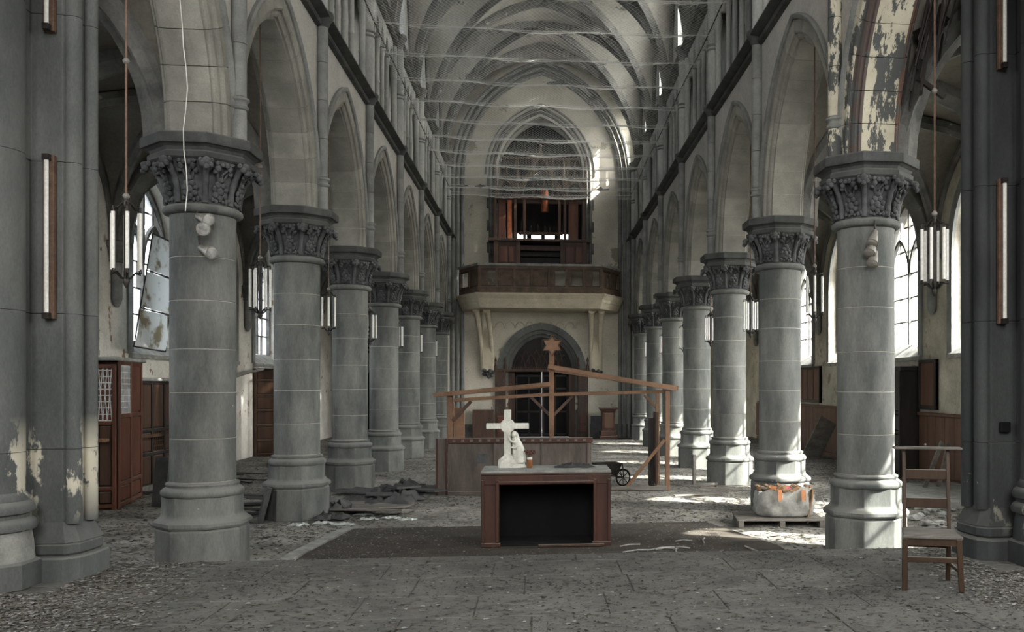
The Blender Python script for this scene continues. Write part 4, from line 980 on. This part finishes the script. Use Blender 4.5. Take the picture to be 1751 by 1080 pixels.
# ---- wheelbarrow
WB = thing('wheelbarrow', 'old dark wheelbarrow behind the altar under the stable brace', 'wheelbarrow', (1.16, 17.0, 0), rz=.25); WB.scale = (.8, .8, .9)
m = MB(); m.add([(-.3, -.25, .5), (.32, -.25, .5), (.32, .25, .5), (-.3, .25, .5), (-.1, -.15, .22), (.2, -.15, .22), (.2, .15, .22), (-.1, .15, .22)], [(4,5,6,7), (0,1,5,4), (1,2,6,5), (2,3,7,6), (3,0,4,7)]); m.build('tray', 'metal', WB)
m = MB(); m.tube([(.42+.17*cos(a), 0, .18+.17*sin(a)) for a in [k*pi/10 for k in range(21)]], .02, 6)
for k in range(4): m.tube([(.42+.16*cos(k*pi/4), 0, .18+.16*sin(k*pi/4)), (.42-.16*cos(k*pi/4), 0, .18-.16*sin(k*pi/4))], .008, 5)
m.build('wheel', 'black', WB, 60)
for s in (-1, 1):
    MB().tube([(.42, s*.06, .18), (.1, s*.18, .24), (-.4, s*.25, .42), (-.75, s*.26, .55)], .016, 6).build('handle', 'metal', WB, 60); MB().tube([(-.15, s*.2, .3), (-.25, s*.22, 0)], .014, 6).build('leg', 'metal', WB, 60)
    MB().tube([(.42, s*.05, .18), (.33, s*.2, .5)], .012, 6).build('stay', 'metal', WB, 60)

# ---- rubbish bag on a pallet
PA = thing('pallet', 'low wooden pallet under the rubbish bag', 'pallet', (3.2, 12.2, 0), rz=-.12)
for k in range(6): MB().box(-.62, .55, -.4+k*.14, -.29+k*.14, .09, .11).build('deck_board', 'grey_wood', PA, bevel=.004)
for x in (-.6, -.05, .48): MB().box(x, x+.07, -.4, .42, .0, .09).build('bearer', 'grey_wood', PA, bevel=.004)
BG = thing('rubbish_bag', 'large white woven rubbish bag filled with scraps, standing on a pallet', 'bag', (3.27, 12.25, .11), rz=-.1)
m = MB(); rings = []; rn = random.Random(4)
for j in range(13):
    t = j/12; z = .36*t; b_ = 1+.10*sin(t*pi)-.05*t+(-.1 if j == 0 else 0); ring = []
    for k in range(44):
        a = 2*pi*k/44; c_, s_ = cos(a), sin(a); e = (abs(c_)**3+abs(s_)**3)**(-1/3)
        w_ = .012*sin(a*9+t*7)+.012*sin(a*17-t*13)+rn.uniform(-.006, .006)
        ring.append((.38*e*b_*c_+w_*c_, .27*e*b_*s_+w_*s_, z+(.03*sin(a*5)+rn.uniform(-.01, .01) if j > 10 else 0)+(.03*(t**2)*c_)))
    rings.append(ring)
for q in (.9, .8): rings.append([(x*q, y*q, z-.05*(1-q)*8) for x, y, z in rings[12]])
m.ring_sweep(rings); m.build('sack', 'bag', BG, 70)
m = MB()
for k in range(22):
    a = 2*pi*k/22; r_ = 1+.06*sin(k*2.3); m.tube([(.36*r_*cos(a), .25*r_*sin(a), .35), (.36*r_*cos(a+.3), .25*r_*sin(a+.3), .39+.02*sin(k*3))], .022, 5)
m.build('rolled_rim', 'tan', BG, 60)
for x, mat, r_, nm in ((-.16, 'strap', .06, 'scrap'), (.02, 'pink', .055, 'pink_wrapper'), (.16, 'tan', .06, 'scrap'), (-.28, 'wood', .05, 'scrap'), (-.05, 'tan', .07, 'scrap'), (.25, 'paper', .05, 'scrap')):
    MB().blob((x, -.12+.04*sin(x*30), .37), r_, int(x*100)+50, 2, (1.2, .9, .7), .25).build(nm, mat, BG)
for x in (-.1, .22): MB().add([(x-.03, -.295, .38), (x+.03, -.295, .38), (x+.03, -.33, .24), (x-.03, -.33, .24), (x-.03, -.28, .38), (x+.03, -.28, .38), (x+.03, -.31, .24), (x-.03, -.31, .24)], [(0,1,2,3), (7,6,5,4), (0,4,5,1), (2,6,7,3), (0,3,7,4), (1,5,6,2)]).build('strap', 'strap', BG)
m = MB(); rings = []
for j in range(7):
    z = .38-.46*j/6; rings.append([(.35+.04*cos(k*.9+j*.5)+(k-3)*.012, -.25+k*.07, max(z, -.09)) for k in range(7)]+[(.37+.04*cos(k*.9+j*.5)+(k-3)*.012, -.25+k*.07, max(z, -.09)) for k in range(6, -1, -1)])
m.ring_sweep(rings); m.build('hanging_flap', 'tan', BG, 60)

# ---- chair
CH = thing('prayer_chair', 'wooden prayer chair with arm shelf on top, standing on the step at right', 'chair', (3.08, 7.05, FZ), rz=-.30)
def CW_(a, b, w_, h, nm, mat='chair_wood', bev=.004): return MB().bar(a, b, w_, h).build(nm, mat, CH, bevel=bev)
CW_((-.215, -.02, 0), (-.215, -.02, .42), .042, .042, 'leg'); CW_((.225, -.02, 0), (.205, -.02, .42), .042, .042, 'leg')
for x in (-.18, .18): CW_((x, .42, 0), (x, .36, .43), .036, .042, 'leg'); CW_((x, .36, .43), (x*1.0, .45, 1.12), .03, .04, 'back_post')
MB().prism([(-.235, -.05), (.235, -.05), (.2, .4), (-.2, .4)], .42, .45).build('seat', 'grey_wood', CH, bevel=.008)
m = MB(); m.box(-.2, .2, -.03, -.01, .365, .42); m.build('front_apron', 'chair_wood', CH); MB().box(-.17, .17, .37, .39, .365, .42).build('rear_apron', 'chair_wood', CH)
for x in (-.2, .2): CW_((x, 0, .39), (x*.9, .38, .39), .018, .05, 'side_apron'); CW_((x*1.04, 0, .16), (x*.9, .40, .16), .02, .03, 'stretcher')
CW_((-.2, -.02, .25), (.2, -.02, .25), .02, .045, 'stretcher'); CW_((-.17, .4, .3), (.17, .4, .3), .02, .04, 'stretcher')
CW_((-.18, .388, .66), (.18, .388, .66), .018, .085, 'back_slat'); CW_((-.18, .42, .90), (.18, .42, .90), .018, .085, 'back_slat')
MB().box(-.27, .29, .36, .49, 1.115, 1.135).build('arm_shelf', 'grey_wood', CH, bevel=.005)
o = MB().blob((0, 0, .01), .012, 1, 1).build('pebble', 'chip_light', None); o.location = (3.25, 7.57, FZ+1.138); tag(o, 'tiny stone lying on the shelf of the prayer chair', 'pebble')

# ================================================================ FURNITURE OF THE AISLES
def panel_case(T, a, b, h, nx, rows_, mat, mat2, depth=.04, skip=()):
    """one panelled face between two plan points, as stiles, rails and panels"""
    a = Vector((*a, 0)); b = Vector((*b, 0)); d = b-a; L = d.length; ang = math.atan2(d.y, d.x)
    def B(x0, x1, y0, y1, z0, z1, nm, mt): MB().box(x0, x1, y0, y1, z0, z1).build(nm, mt, T, bevel=.006, loc=tuple(a), rz=ang)
    w_ = .06
    for k in range(nx+1): x = (L-w_)*k/nx; B(x, x+w_, -depth, .0, 0, h, 'stile', mat)
    for k in range(nx):
        x0 = (L-w_)*k/nx+w_; x1 = (L-w_)*(k+1)/nx
        for j, (z0, z1) in enumerate(zip(rows_, rows_[1:])):
            B(x0, x1, -depth*.9, 0, z0, z0+.06, 'rail', mat)
            if (k, j) in skip:
                m = MB(); W2 = x1-x0; n = max(3, int(W2/.07)); hh = z1-z0-.06
                for q in range(n): m.bar((x0+W2*q/n, -depth*.4, z0+.06), (x0+W2*(q+1)/n, -depth*.4, z1), .012, .012); m.bar((x0+W2*(q+1)/n, -depth*.5, z0+.06), (x0+W2*q/n, -depth*.5, z1), .012, .012)
                nz_ = max(2, int(hh/.09))
                for q in range(nz_): m.box(x0, x1, -depth*.6, -depth*.4, z0+.06+hh*q/nz_, z0+.075+hh*q/nz_)
                m.build('lattice', 'sheet' if skip[(k, j)] else mat2, T, loc=tuple(a), rz=ang)
                B(x0, x1, -.008, .0, z0+.06, z1, 'lattice_back', 'red_wood' if skip[(k, j)] else 'black')
            else: B(x0+.02, x1-.02, -depth*.5, 0, z0+.08, z1-.02, 'panel', mat2)
        B(x0, x1, -depth*.9, 0, h-.06, h, 'rail', mat)
CO = thing('confessional', 'red-brown wooden confessional with latticed windows behind the left pier', 'confessional', (0, 0, 0))
panel_case(CO, (-7.65, 14.9), (-6.82, 14.75), 2.28, 2, [0.04, .6, 1.0, 1.42, 2.28], 'red_wood', 'wood', skip={(1, 3): 1, (0, 3): 1})
panel_case(CO, (-6.82, 14.62), (-6.5, 14.62), 2.22, 1, [0.03, .3, 1.3, 2.22], 'red_wood', 'wood', skip={(0, 2): 1})
panel_case(CO, (-6.50, 14.64), (-6.78, 16.1), 2.28, 2, [0.04, .35, 1.4, 2.28], 'red_wood', 'red_wood', skip={(0, 2): 1})
MB().prism([(-7.66, 14.95), (-6.84, 14.8), (-6.52, 14.72), (-6.8, 16.1), (-7.66, 16.1)], .0, 2.26).build('carcass', 'wood', CO)
MB().prism([(-7.68, 14.75), (-6.45, 14.5), (-6.72, 16.2), (-7.68, 16.2)], 2.28, 2.34).build('cornice', 'dust_top', CO, bevel=.012)
o = MB().box(-.18, .18, -.12, .12, 0, .05).build('shelf_board', 'raw_wood', None, bevel=.004); o.location = (-6.75, 14.42, 1.05); tag(o, 'small raw wooden shelf jutting from the red-brown confessional', 'shelf')
C2 = thing('confessional', 'dark brown wooden confessional against the left aisle wall', 'confessional', (0, 0, 0))
panel_case(C2, (-7.2, 17.0), (-7.2, 20.3), 1.98, 6, [0.03, .62, 1.05, 1.98], 'black_wood', 'wood', skip={(1, 1): 0, (4, 1): 0})
# faces the nave
MB().box(-7.66, -7.22, 17.0, 20.3, 0, 1.96).build('carcass', 'black_wood', C2); MB().box(-7.68, -7.12, 16.95, 20.35, 1.98, 2.04).build('cornice', 'dust_top', C2, bevel=.01)
MB().box(-7.66, -7.1, 16.95, 20.35, .0, .1).build('step', 'grey_wood', C2); MB().box(-7.17, -7.14, 17.0, 17.9, .95, 1.0).build('ledge', 'wood', C2)
C3 = thing('wardrobe', 'tall red-brown wooden cupboard by the far left aisle window', 'cupboard', (0, 0, 0))
panel_case(C3, (-7.05, 25.2), (-7.05, 28.4), 2.3, 4, [0.03, .5, 1.0, 1.5, 1.9, 2.3], 'wood', 'red_wood')
MB().box(-7.66, -7.07, 25.2, 28.4, 0, 2.28).build('carcass', 'wood', C3); MB().box(-7.68, -7.0, 25.15, 28.45, 2.3, 2.36).build('cornice', 'black_wood', C3, bevel=.01); panel_case(C3, (-7.66, 25.2), (-7.05, 25.2), 2.3, 1, [0.03, .4, .8, 1.2, 1.6, 2.0, 2.3], 'wood', 'wood')
SCH = thing('side_chair', 'small light wooden chair in the left aisle beside the cupboard', 'chair', (-6.55, 24.2, 0), rz=.5)
for x in (-.18, .18): MB().bar((x, -.18, 0), (x, -.18, .44), .035, .035).build('leg', 'raw_wood', SCH); MB().bar((x, .18, 0), (x, .24, .92), .035, .035).build('leg', 'raw_wood', SCH)
MB().box(-.21, .21, -.21, .21, .44, .465).build('seat', 'raw_wood', SCH, bevel=.006)
for z in (.6, .75, .88): MB().bar((-.18, .22, z), (.18, .22, z), .015, .05).build('back_slat', 'raw_wood', SCH)
for z in (.15, .28): MB().bar((-.18, -.18, z), (.18, -.18, z), .02, .02).build('stretcher', 'raw_wood', SCH)
C4 = thing('wardrobe', 'black wooden wardrobe with open front against the right aisle wall', 'wardrobe', (0, 0, 0))
MB().box(7.64, 7.68, 17.9, 19.9, 0, 2.2).box(7.3, 7.64, 17.9, 17.95, 0, 2.2).box(7.3, 7.64, 19.85, 19.9, 0, 2.2).box(7.3, 7.64, 18.85, 18.9, 0, 2.2).build('carcass', 'black_wood', C4, bevel=.004)
MB().box(7.25, 7.69, 17.85, 19.95, 2.2, 2.3).build('cornice', 'black_wood', C4, bevel=.01)
for z in (.08, .7, 1.3): MB().box(7.32, 7.64, 18.9, 19.85, z, z+.03).build('shelf', 'black_wood', C4)
panel_case(C4, (7.3, 18.85), (7.3, 17.92), 2.2, 2, [0.05, .9, 1.3, 2.2], 'black_wood', 'black_wood', skip={(0, 1): 0})
# wainscot and hung panels of the right aisle
WS = struct('trim_1', None)
y = 11.0
while y < 31.5:
    if not (17.6 < y < 19.8):
        MB().box(7.62, 7.7, y+.006, y+.394, .12, 1.3).build('wainscot_board', 'wainscot', WS, bevel=.008)
    y += .4
MB().box(7.58, 7.7, 11, 17.8, 1.3, 1.36).box(7.58, 7.7, 20.0, 31.5, 1.3, 1.36).build('wainscot_cap', 'wainscot', WS, bevel=.008); MB().box(7.56, 7.7, 11, 17.8, 0, .12).box(7.56, 7.7, 20.0, 31.5, 0, .12).build('wainscot_foot', 'wainscot', WS, bevel=.008)
def wall_panel(ya, yb, z0, z1, lab, n):
    T = thing('wall_panel', lab, 'panel', (7.66, ya, z0)); w_ = yb-ya; h = z1-z0
    MB().box(-.02, .03, 0, w_, 0, h).build('backing', 'wood', T)
    for k in range(n): MB().box(-.045, -.02, .05+(w_-.1)*k/n+.03, .05+(w_-.1)*(k+1)/n-.03, .08, h-.08).build('inner_panel', 'wainscot', T, bevel=.006)
    MB().box(-.06, .03, 0, w_, h-.06, h).box(-.06, .03, 0, w_, 0, .06).box(-.06, .03, 0, .05, .06, h-.06).box(-.06, .03, w_-.05, w_, .06, h-.06).build('panel_frame', 'black_wood', T, bevel=.006)
wall_panel(17.02, 17.78, 1.42, 2.42, 'dark framed wooden panel on the right aisle wall beside the black wardrobe', 1)
wall_panel(24.4, 26.6, 1.42, 2.44, 'dark wooden panel of four fields on the far right aisle wall', 4)
board('leaning_board', (6.78, 22.6, 0), .5, 1.15, .05, -.0, 0, 'grey_wood', 'grey board leaning on the wainscot of the right aisle').rotation_euler = (0, .5, .2)
o = MB().box(5.6, 7.5, 13.3, 16.0, 0, .12).build('low_dais', 'dust_top', None, bevel=.01); tag(o, 'low grey dais in the right aisle behind the prayer chair', 'platform')
for k, (x, y, l, a) in enumerate(((6.6, 15.2, .9, .5), (6.9, 15.3, .8, .35))):
    o = MB().box(-.04, .04, -.015, .015, 0, l).build('loose_plank', 'grey_wood', None); o.location = (x, y, .12); o.rotation_euler = (-.1, a, .2); tag(o, ['longer', 'shorter'][k]+' thin plank leaning in the right aisle behind the prayer chair', 'plank')
# hanging blind over the left window
HP = thing('hanging_blind', 'torn white sheet panel hanging crooked before a left aisle window', 'blind', (-7.25, 17.75, 2.6))
def blind_pt(u, v): # u along width, v up
    a = Vector((-.05, -.65, .0)); b = Vector((.0, .6, -.05)); c = Vector((0, 1.15, 2.1)); d = Vector((-.05, .15, 2.15))
    return (a*(1-u)+b*u)*(1-v)+(d*(1-u)+c*u)*v
for k in range(3):
    m = MB(); v0, v1 = k/3+.012, (k+1)/3-.012; vs = []; fs = []; n = 6
    for j in range(n+1):
        for i in range(n+1):
            p = blind_pt(i/n*.96+.02, v0+(v1-v0)*j/n); p.x += .03*sin(i*1.1+j*.7+k)*(1 if k == 0 else .4); vs.append(tuple(p))
    N = len(vs); vs += [(x-.012, y, z) for x, y, z in vs]
    for j in range(n):
        for i in range(n):
            q = j*(n+1)+i; fs.append((q, q+1, q+n+2, q+n+1)); fs.append((N+q, N+q+n+1, N+q+n+2, N+q+1))
    m.add(vs, fs); m.build('sheet', 'sheet2', HP, 60)
for v in (0, 1/3, 2/3, 1): MB().tube([blind_pt(0, v), blind_pt(1, v)], .014, 6).build('batten', 'metal', HP, 60)
for u in (0, 1): MB().tube([blind_pt(u, 0), blind_pt(u, 1)], .012, 6).build('edge_batten', 'metal', HP, 60)
MB().tube([blind_pt(.5, 1), (-.3, .6, 2.9)], .006, 5).build('cord', 'metal', HP, 60)
m = MB(); m.tube([(-7.0, 20.6, 1.95), (-7.1, 21.5, 2.05), (-7.2, 23, 2.2), (-7.3, 24.6, 2.32), (-7.4, 25.1, 2.34)], .03, 7); o = m.build('sagging_pipe', 'lampgrey', None, 60); tag(o, 'bent grey pipe sagging along the left aisle wall', 'pipe')
m = MB(); m.tube([(-7.0, 24.8, 2.2), (-6.6, 24.9, 1.3)], .02, 6); o = m.build('broken_stick', 'grey_wood', None, 60); tag(o, 'thin stick leaning across the tall cupboard in the left aisle', 'stick')
# broken lath and beam hanging from the vault at right
BV = thing('broken_lath', 'black charred laths hanging from the broken vault at top right', 'debris', (4.08, 9.2, 4.85)); rn = random.Random(11)
for k in range(22):
    x = rn.uniform(-.12, .22); y = rn.uniform(-.2, .3); l = rn.uniform(.35, 1.0)
    MB().bar((x, y, 1.1), (x+rn.uniform(-.12, .02)-.1, y+rn.uniform(-.1, .1), 1.1-l), .025, .012).build('lath', 'black_wood', BV)
MB().bar((-.15, .1, .8), (.5, .3, 1.15), .14, .1).build('broken_beam', 'black_wood', BV, bevel=.008); MB().bar((-.2, .0, .3), (.12, .05, .12), .04, .05).build('lath', 'black_wood', BV)
# gallery end of left aisle
EA = struct('door_2', None, loc=(0, 34.45, 0))
m = MB(); xs = full_arc(.9, 1.0, 0, 8); m.ring_sweep([[(t-5.6, yy, 1.9+z) for t, z in xs] for yy in (-.05, .03)]); m.box(-6.5, -4.7, -.05, .03, 0, 1.9); m.build('door_opening', 'black', EA)
mm_ = MB(); mm_.tube([(-6.55, -.06, 0)]+[(t-5.6, -.06, 1.9+z) for t, z in full_arc(.97, 1.08, 0, 8)]+[(-4.6, -.06, 0)], .07, 6); mm_.build('door_surround', 'trim', EA, 60)
for k in range(7): MB().box(-6.6, -4.6, -.1, -.04, 3.1+k*.15, 3.18+k*.15).build('louvre', 'black_wood', EA)

# frame of battens on the floor before the right columns
FR = thing('floor_frame', 'pale batten frame lying before the right arcade columns', 'frame', (2.8, 16.8, 0), rz=.22)
for a, b in (((0, 0, .04), (1.15, 0, .04)), ((0, 0, 0), (0, 0, .6)), ((1.15, 0, 0), (1.1, .0, .58))): MB().bar(a, b, .06, .05).build('batten', 'grey_wood', FR, bevel=.004)

# ================================================================ LOOSE DEBRIS
CNT = ['leftmost', 'second from the left', 'third from the left', 'fourth from the left', 'fifth from the left', 'sixth from the left', 'seventh from the left', 'eighth from the left']
CNR = ['rightmost', 'second from the right', 'third from the right', 'fourth from the right', 'fifth from the right', 'sixth from the right', 'seventh from the right']
def order_labels(made, lab):
    made.sort(key=lambda o: (o.location.x+.085)/o.location.y); n = len(made)
    for k, o in enumerate(made): o['label'] = lab+', '+(CNT[k] if k < n-k else CNR[n-1-k])
def plank_heap(cx, cy, rx, ry, n, mat, lab, seed, L=(.5, 1.2), wd=(.1, .22), zmax=.25, grp=None, nm='loose_plank', cat='plank', angs=(-.6, .6)):
    rn = random.Random(seed); made = []
    for k in range(n):
        o = MB().box(-.5, .5, -.5, .5, -.5, .5).build(nm, mat, None)
        l = rn.uniform(*L); o.scale = (l, rn.uniform(*wd), .025); z = .02+zmax*k/n*rn.uniform(.3, 1)
        o.location = (cx+rn.uniform(-rx, rx), cy+rn.uniform(-ry, ry), z+.01); o.rotation_euler = (rn.uniform(-.12, .12), rn.uniform(-.1, .1), rn.uniform(*angs)); tag(o, lab, cat, grp or lab); made.append(o)
    order_labels(made, lab)
plank_heap(-2.5, 15.6, .9, .9, 10, 'slate', 'dark broken sheet beside the brown partition', 1, (.4, 1.0), (.2, .5), .2, nm='broken_sheet', cat='sheet')
plank_heap(-2.4, 14.2, .3, .6, 3, 'grey_wood', 'grey board flat beside the paper scraps', 2, (.7, 1.1), (.3, .5), .12, nm='flat_board', cat='board')
plank_heap(-4.4, 13.7, .5, .5, 9, 'slate', 'dark plank heaped left of the second left column', 3, (.5, 1.0), (.08, .2), .35)
plank_heap(-6.0, 18.5, 1.4, 2.0, 12, 'black_wood', 'black plank on the left aisle floor', 4, (.5, 1.4), (.06, .14), .08)
for k, (x, y, l, w_, h) in enumerate(((-2.5, 15.6, .9, .6, .2), (-1.95+-.35, 15.0, .8, .5, .18), (-2.9, 15.0, .9, .5, .12), (-2.0-.4, 16.4, .7, .6, .24), (-3.1, 13.9, .7, .55, .2), (-3.0, 13.2, .5, .4, .1), (-2.75, 16.1, .8, .5, .16))):
    o = rag('crumpled_roofing', (x, y, .03), l, w_, 'slate', 'crumpled dark roofing sheet by the left arcade, '+['middle of the heap', 'in front, nearest the partition', 'in front, nearest the left columns', 'behind, beside the partition', 'beside the second left column', 'small and nearest the viewer', 'behind, towards the left columns'][k], 'sheet', k+20, h); o.rotation_euler.z = k*1.3
plank_heap(3.0, 16.2, .8, .8, 6, 'grey_wood', 'dusty batten right of the timber stable frame', 6, (.5, 1.0), (.04, .08), .05)
o = MB().box(-.03, .03, -.3, .3, 0, .5).build('leaning_board', 'slate', None); o.location = (-3.98, 13.2, 0); o.rotation_euler = (0, .25, .3); tag(o, 'short dark board leaning on the base of the second left column', 'board')
pps = []
for k, (x, y) in enumerate(((-3.05, 12.9), (-2.75, 12.75), (-2.5, 13.2), (-2.2, 13.3), (-1.95, 13.1), (-3.35, 12.75), (-2.65, 13.7))):
    pps.append(rag('torn_paper', (x, y, 0), random.uniform(.22, .34), random.uniform(.1, .16), 'paper', 'crumpled pale paper scrap on the floor beside the second left column', 'paper', k, .035)); pps[-1]['group'] = 'paper scraps by the second left column'
order_labels(pps, 'crumpled pale paper scrap beside the second left column')
sticks = []
for k in range(14):
    rn = random.Random(k+40); x = rn.uniform(.9, 2.5); y = rn.uniform(9.6, 10.9); a = rn.uniform(0, 3); l = rn.uniform(.06, .22)
    o = MB().tube([(-l, 0, 0), (0, .02, .008), (l, 0, 0)], .009, 6).build('plaster_stick', 'chip_light', None, 60); o.location = (x, y, .04); o.rotation_euler.z = a; tag(o, 'x', 'stick', 'pale sticks on the carpet'); sticks.append(o)
order_labels(sticks, 'short pale stick on the carpet right of the altar')
rn = random.Random(9)
for k in range(60):
    x = rn.uniform(5.0, 6.6); y = rn.uniform(11.0, 13.2); r = rn.uniform(.03, .09)
    o = MB().blob((0, 0, 0), r, k, 1, (1.3, 1, .6), .25).build('rubble_stone', 'chip_light', None); o.location = (x, y, r*.5); tag(o, 'pale rubble stone in the heap behind the prayer chair', 'rubble', 'rubble behind the prayer chair')

def flakes(name, n, sampler, size, mat, lab, lift=.004, tilt=.5, aspect=(.3, 1)):
    """a litter of thin irregular flakes: each one a tilted four- or five-cornered chip with thickness in its tilt"""
    P = sampler(n); n = len(P); a = RNG.uniform(0, 2*pi, n); s = RNG.uniform(size[0], size[1], n)*RNG.uniform(.5, 1, n); asp = RNG.uniform(*aspect, n)
    tx = RNG.uniform(-tilt, tilt, n); ty = RNG.uniform(-tilt, tilt, n)
    cs = np.array([(-1, -.6), (.1, -1), (1, -.3), (.7, .8), (-.6, .9)]); V = np.zeros((n, 6, 3))
    for k in range(5):
        u = cs[k, 0]*s*RNG.uniform(.6, 1, n); v = cs[k, 1]*s*asp*RNG.uniform(.6, 1, n)
        V[:, k, 0] = P[:, 0]+u*np.cos(a)-v*np.sin(a); V[:, k, 1] = P[:, 1]+u*np.sin(a)+v*np.cos(a)
        V[:, k, 2] = P[:, 2]+lift+np.abs(u*tx+v*ty)
    V[:, 5, 0] = P[:, 0]; V[:, 5, 1] = P[:, 1]; V[:, 5, 2] = P[:, 2]+lift+s*.28
    i = np.arange(n)*6; F = np.concatenate([np.stack([i+k, i+(k+1) % 5, i+5], 1) for k in range(5)])
    me = bpy.data.meshes.new(name); me.vertices.add(n*6); me.vertices.foreach_set('co', V.reshape(-1).astype(np.float32))
    me.loops.add(len(F)*3); me.loops.foreach_set('vertex_index', F.reshape(-1).astype(np.int32))
    me.polygons.add(len(F)); me.polygons.foreach_set('loop_start', (np.arange(len(F))*3).astype(np.int32)); me.update(calc_edges=True); me.validate()
    me.materials.append(MT[mat]); return obj(name, me, None, label=lab, cat='litter', kind='stuff')
def blobs_field(seed, n=40, rx=(-4, 4), ry=(9, 33), sc=(.3, 1.2)):
    r = np.random.default_rng(seed); return np.stack([r.uniform(*rx, n), r.uniform(*ry, n), r.uniform(*sc, n)], 1)
def in_cols(x, y):
    bad = np.zeros(len(x), bool)
    for s in (-1, 1):
        for cy in CY: bad |= (np.abs(x-s*XC) < .43) & (np.abs(y-cy) < .43)
    return bad
def chancel(n, dens):
    def f(_):
        x = RNG.uniform(-5.2, 5.6, n); y = RNG.uniform(4.6, 8.93, n)
        p = dens(x, y); k = RNG.uniform(0, 1, n) < p
        k &= ~((np.abs(x) > 4.0) & (y > 7.7)); x, y = x[k], y[k]; return np.stack([x, y, np.full(len(x), FZ)], 1)
    return f
def corner_l(x, y): return np.clip(1.3-((x+4.9)**2*.28+(y-7.4)**2*.12)+.25*np.sin(x*3+y*2)*np.sin(y*4-x), 0, 1)**1.3
def corner_r(x, y): return np.clip(1.3-((x-5.0)**2*.4+(y-7.4)**2*.12)+.25*np.sin(x*3+y*2)*np.sin(y*4-x), 0, 1)**1.3
flakes('pale_litter', 0, chancel(60000, lambda x, y: np.maximum(corner_l(x, y), corner_r(x, y))*.75+.02), (.008, .034), 'chip_light', 'pale flakes of plaster drifted against the piers on the chancel step')
flakes('grey_litter', 0, chancel(120000, lambda x, y: np.maximum(corner_l(x, y), corner_r(x, y))*.85+.09), (.006, .034), 'chip_mid', 'grey flakes and crumbs scattered over the chancel flagstones')
flakes('dark_litter', 0, chancel(100000, lambda x, y: np.maximum(corner_l(x, y), corner_r(x, y))*.6+.1+.16*np.clip(np.sin(x*1.7+y*2.3)*np.sin(x*.9-y*1.9)+.3*np.sin(x*5+y*4), 0, 1)), (.005, .022), 'chip_dark', 'dark crumbs of dirt scattered over the chancel flagstones')
def nave(n, ymin=9.0, ymax=33, p=lambda x, y: np.ones(len(x))):
    def f(_):
        u = RNG.uniform(0, 1, n); y = ymin+(ymax-ymin)*u**1.3; x = RNG.uniform(-7.5, 7.5, n)
        k = (RNG.uniform(0, 1, n) < p(x, y)) & ~in_cols(x, y); k &= ~((np.abs(x) < 2.7) & (y < 12.2) & (RNG.uniform(0, 1, n) > .12))
        x, y = x[k], y[k]; return np.stack([x, y, np.zeros(len(x))], 1)
    return f
def patchy(x, y): return np.clip(.35+.5*np.sin(x*1.1+1)*np.sin(y*.8)+.4*np.sin(x*2.7-y*1.6)+np.where(np.abs(x) > 2.6, .3, 0), .04, 1)
flakes('pale_nave_litter', 0, nave(30000, p=lambda x, y: patchy(x, y)*.8), (.015, .05), 'chip_light', 'pale plaster crumbs scattered over the nave floor')
flakes('grey_nave_litter', 0, nave(42000, p=patchy), (.015, .06), 'chip_mid', 'grey crumbs scattered over the nave floor')
flakes('dark_nave_litter', 0, nave(36000, p=lambda x, y: patchy(x+2, y+1)), (.015, .05), 'chip_dark', 'dark crumbs scattered over the nave floor')

def on_carpet(n):
    def f(_):
        x = RNG.uniform(-2.6, 2.2, n); y = RNG.uniform(9.0, 12.1, n)
        k = ~((np.abs(x) < .78) & (y > 10.55) & (y < 11.4)) & (RNG.uniform(0, 1, n) < .25+.75*np.clip((np.abs(x)-.9)/1.6, 0, 1)*RNG.uniform(.5, 1, n))
        return np.stack([x[k], y[k], np.full(k.sum(), .03)], 1)
    return f
flakes('grey_carpet_litter', 0, on_carpet(9000), (.006, .022), 'chip_mid', 'grey crumbs scattered over the dark carpet')
flakes('pale_carpet_litter', 0, on_carpet(1600), (.006, .024), 'chip_light', 'pale crumbs scattered over the dark carpet')
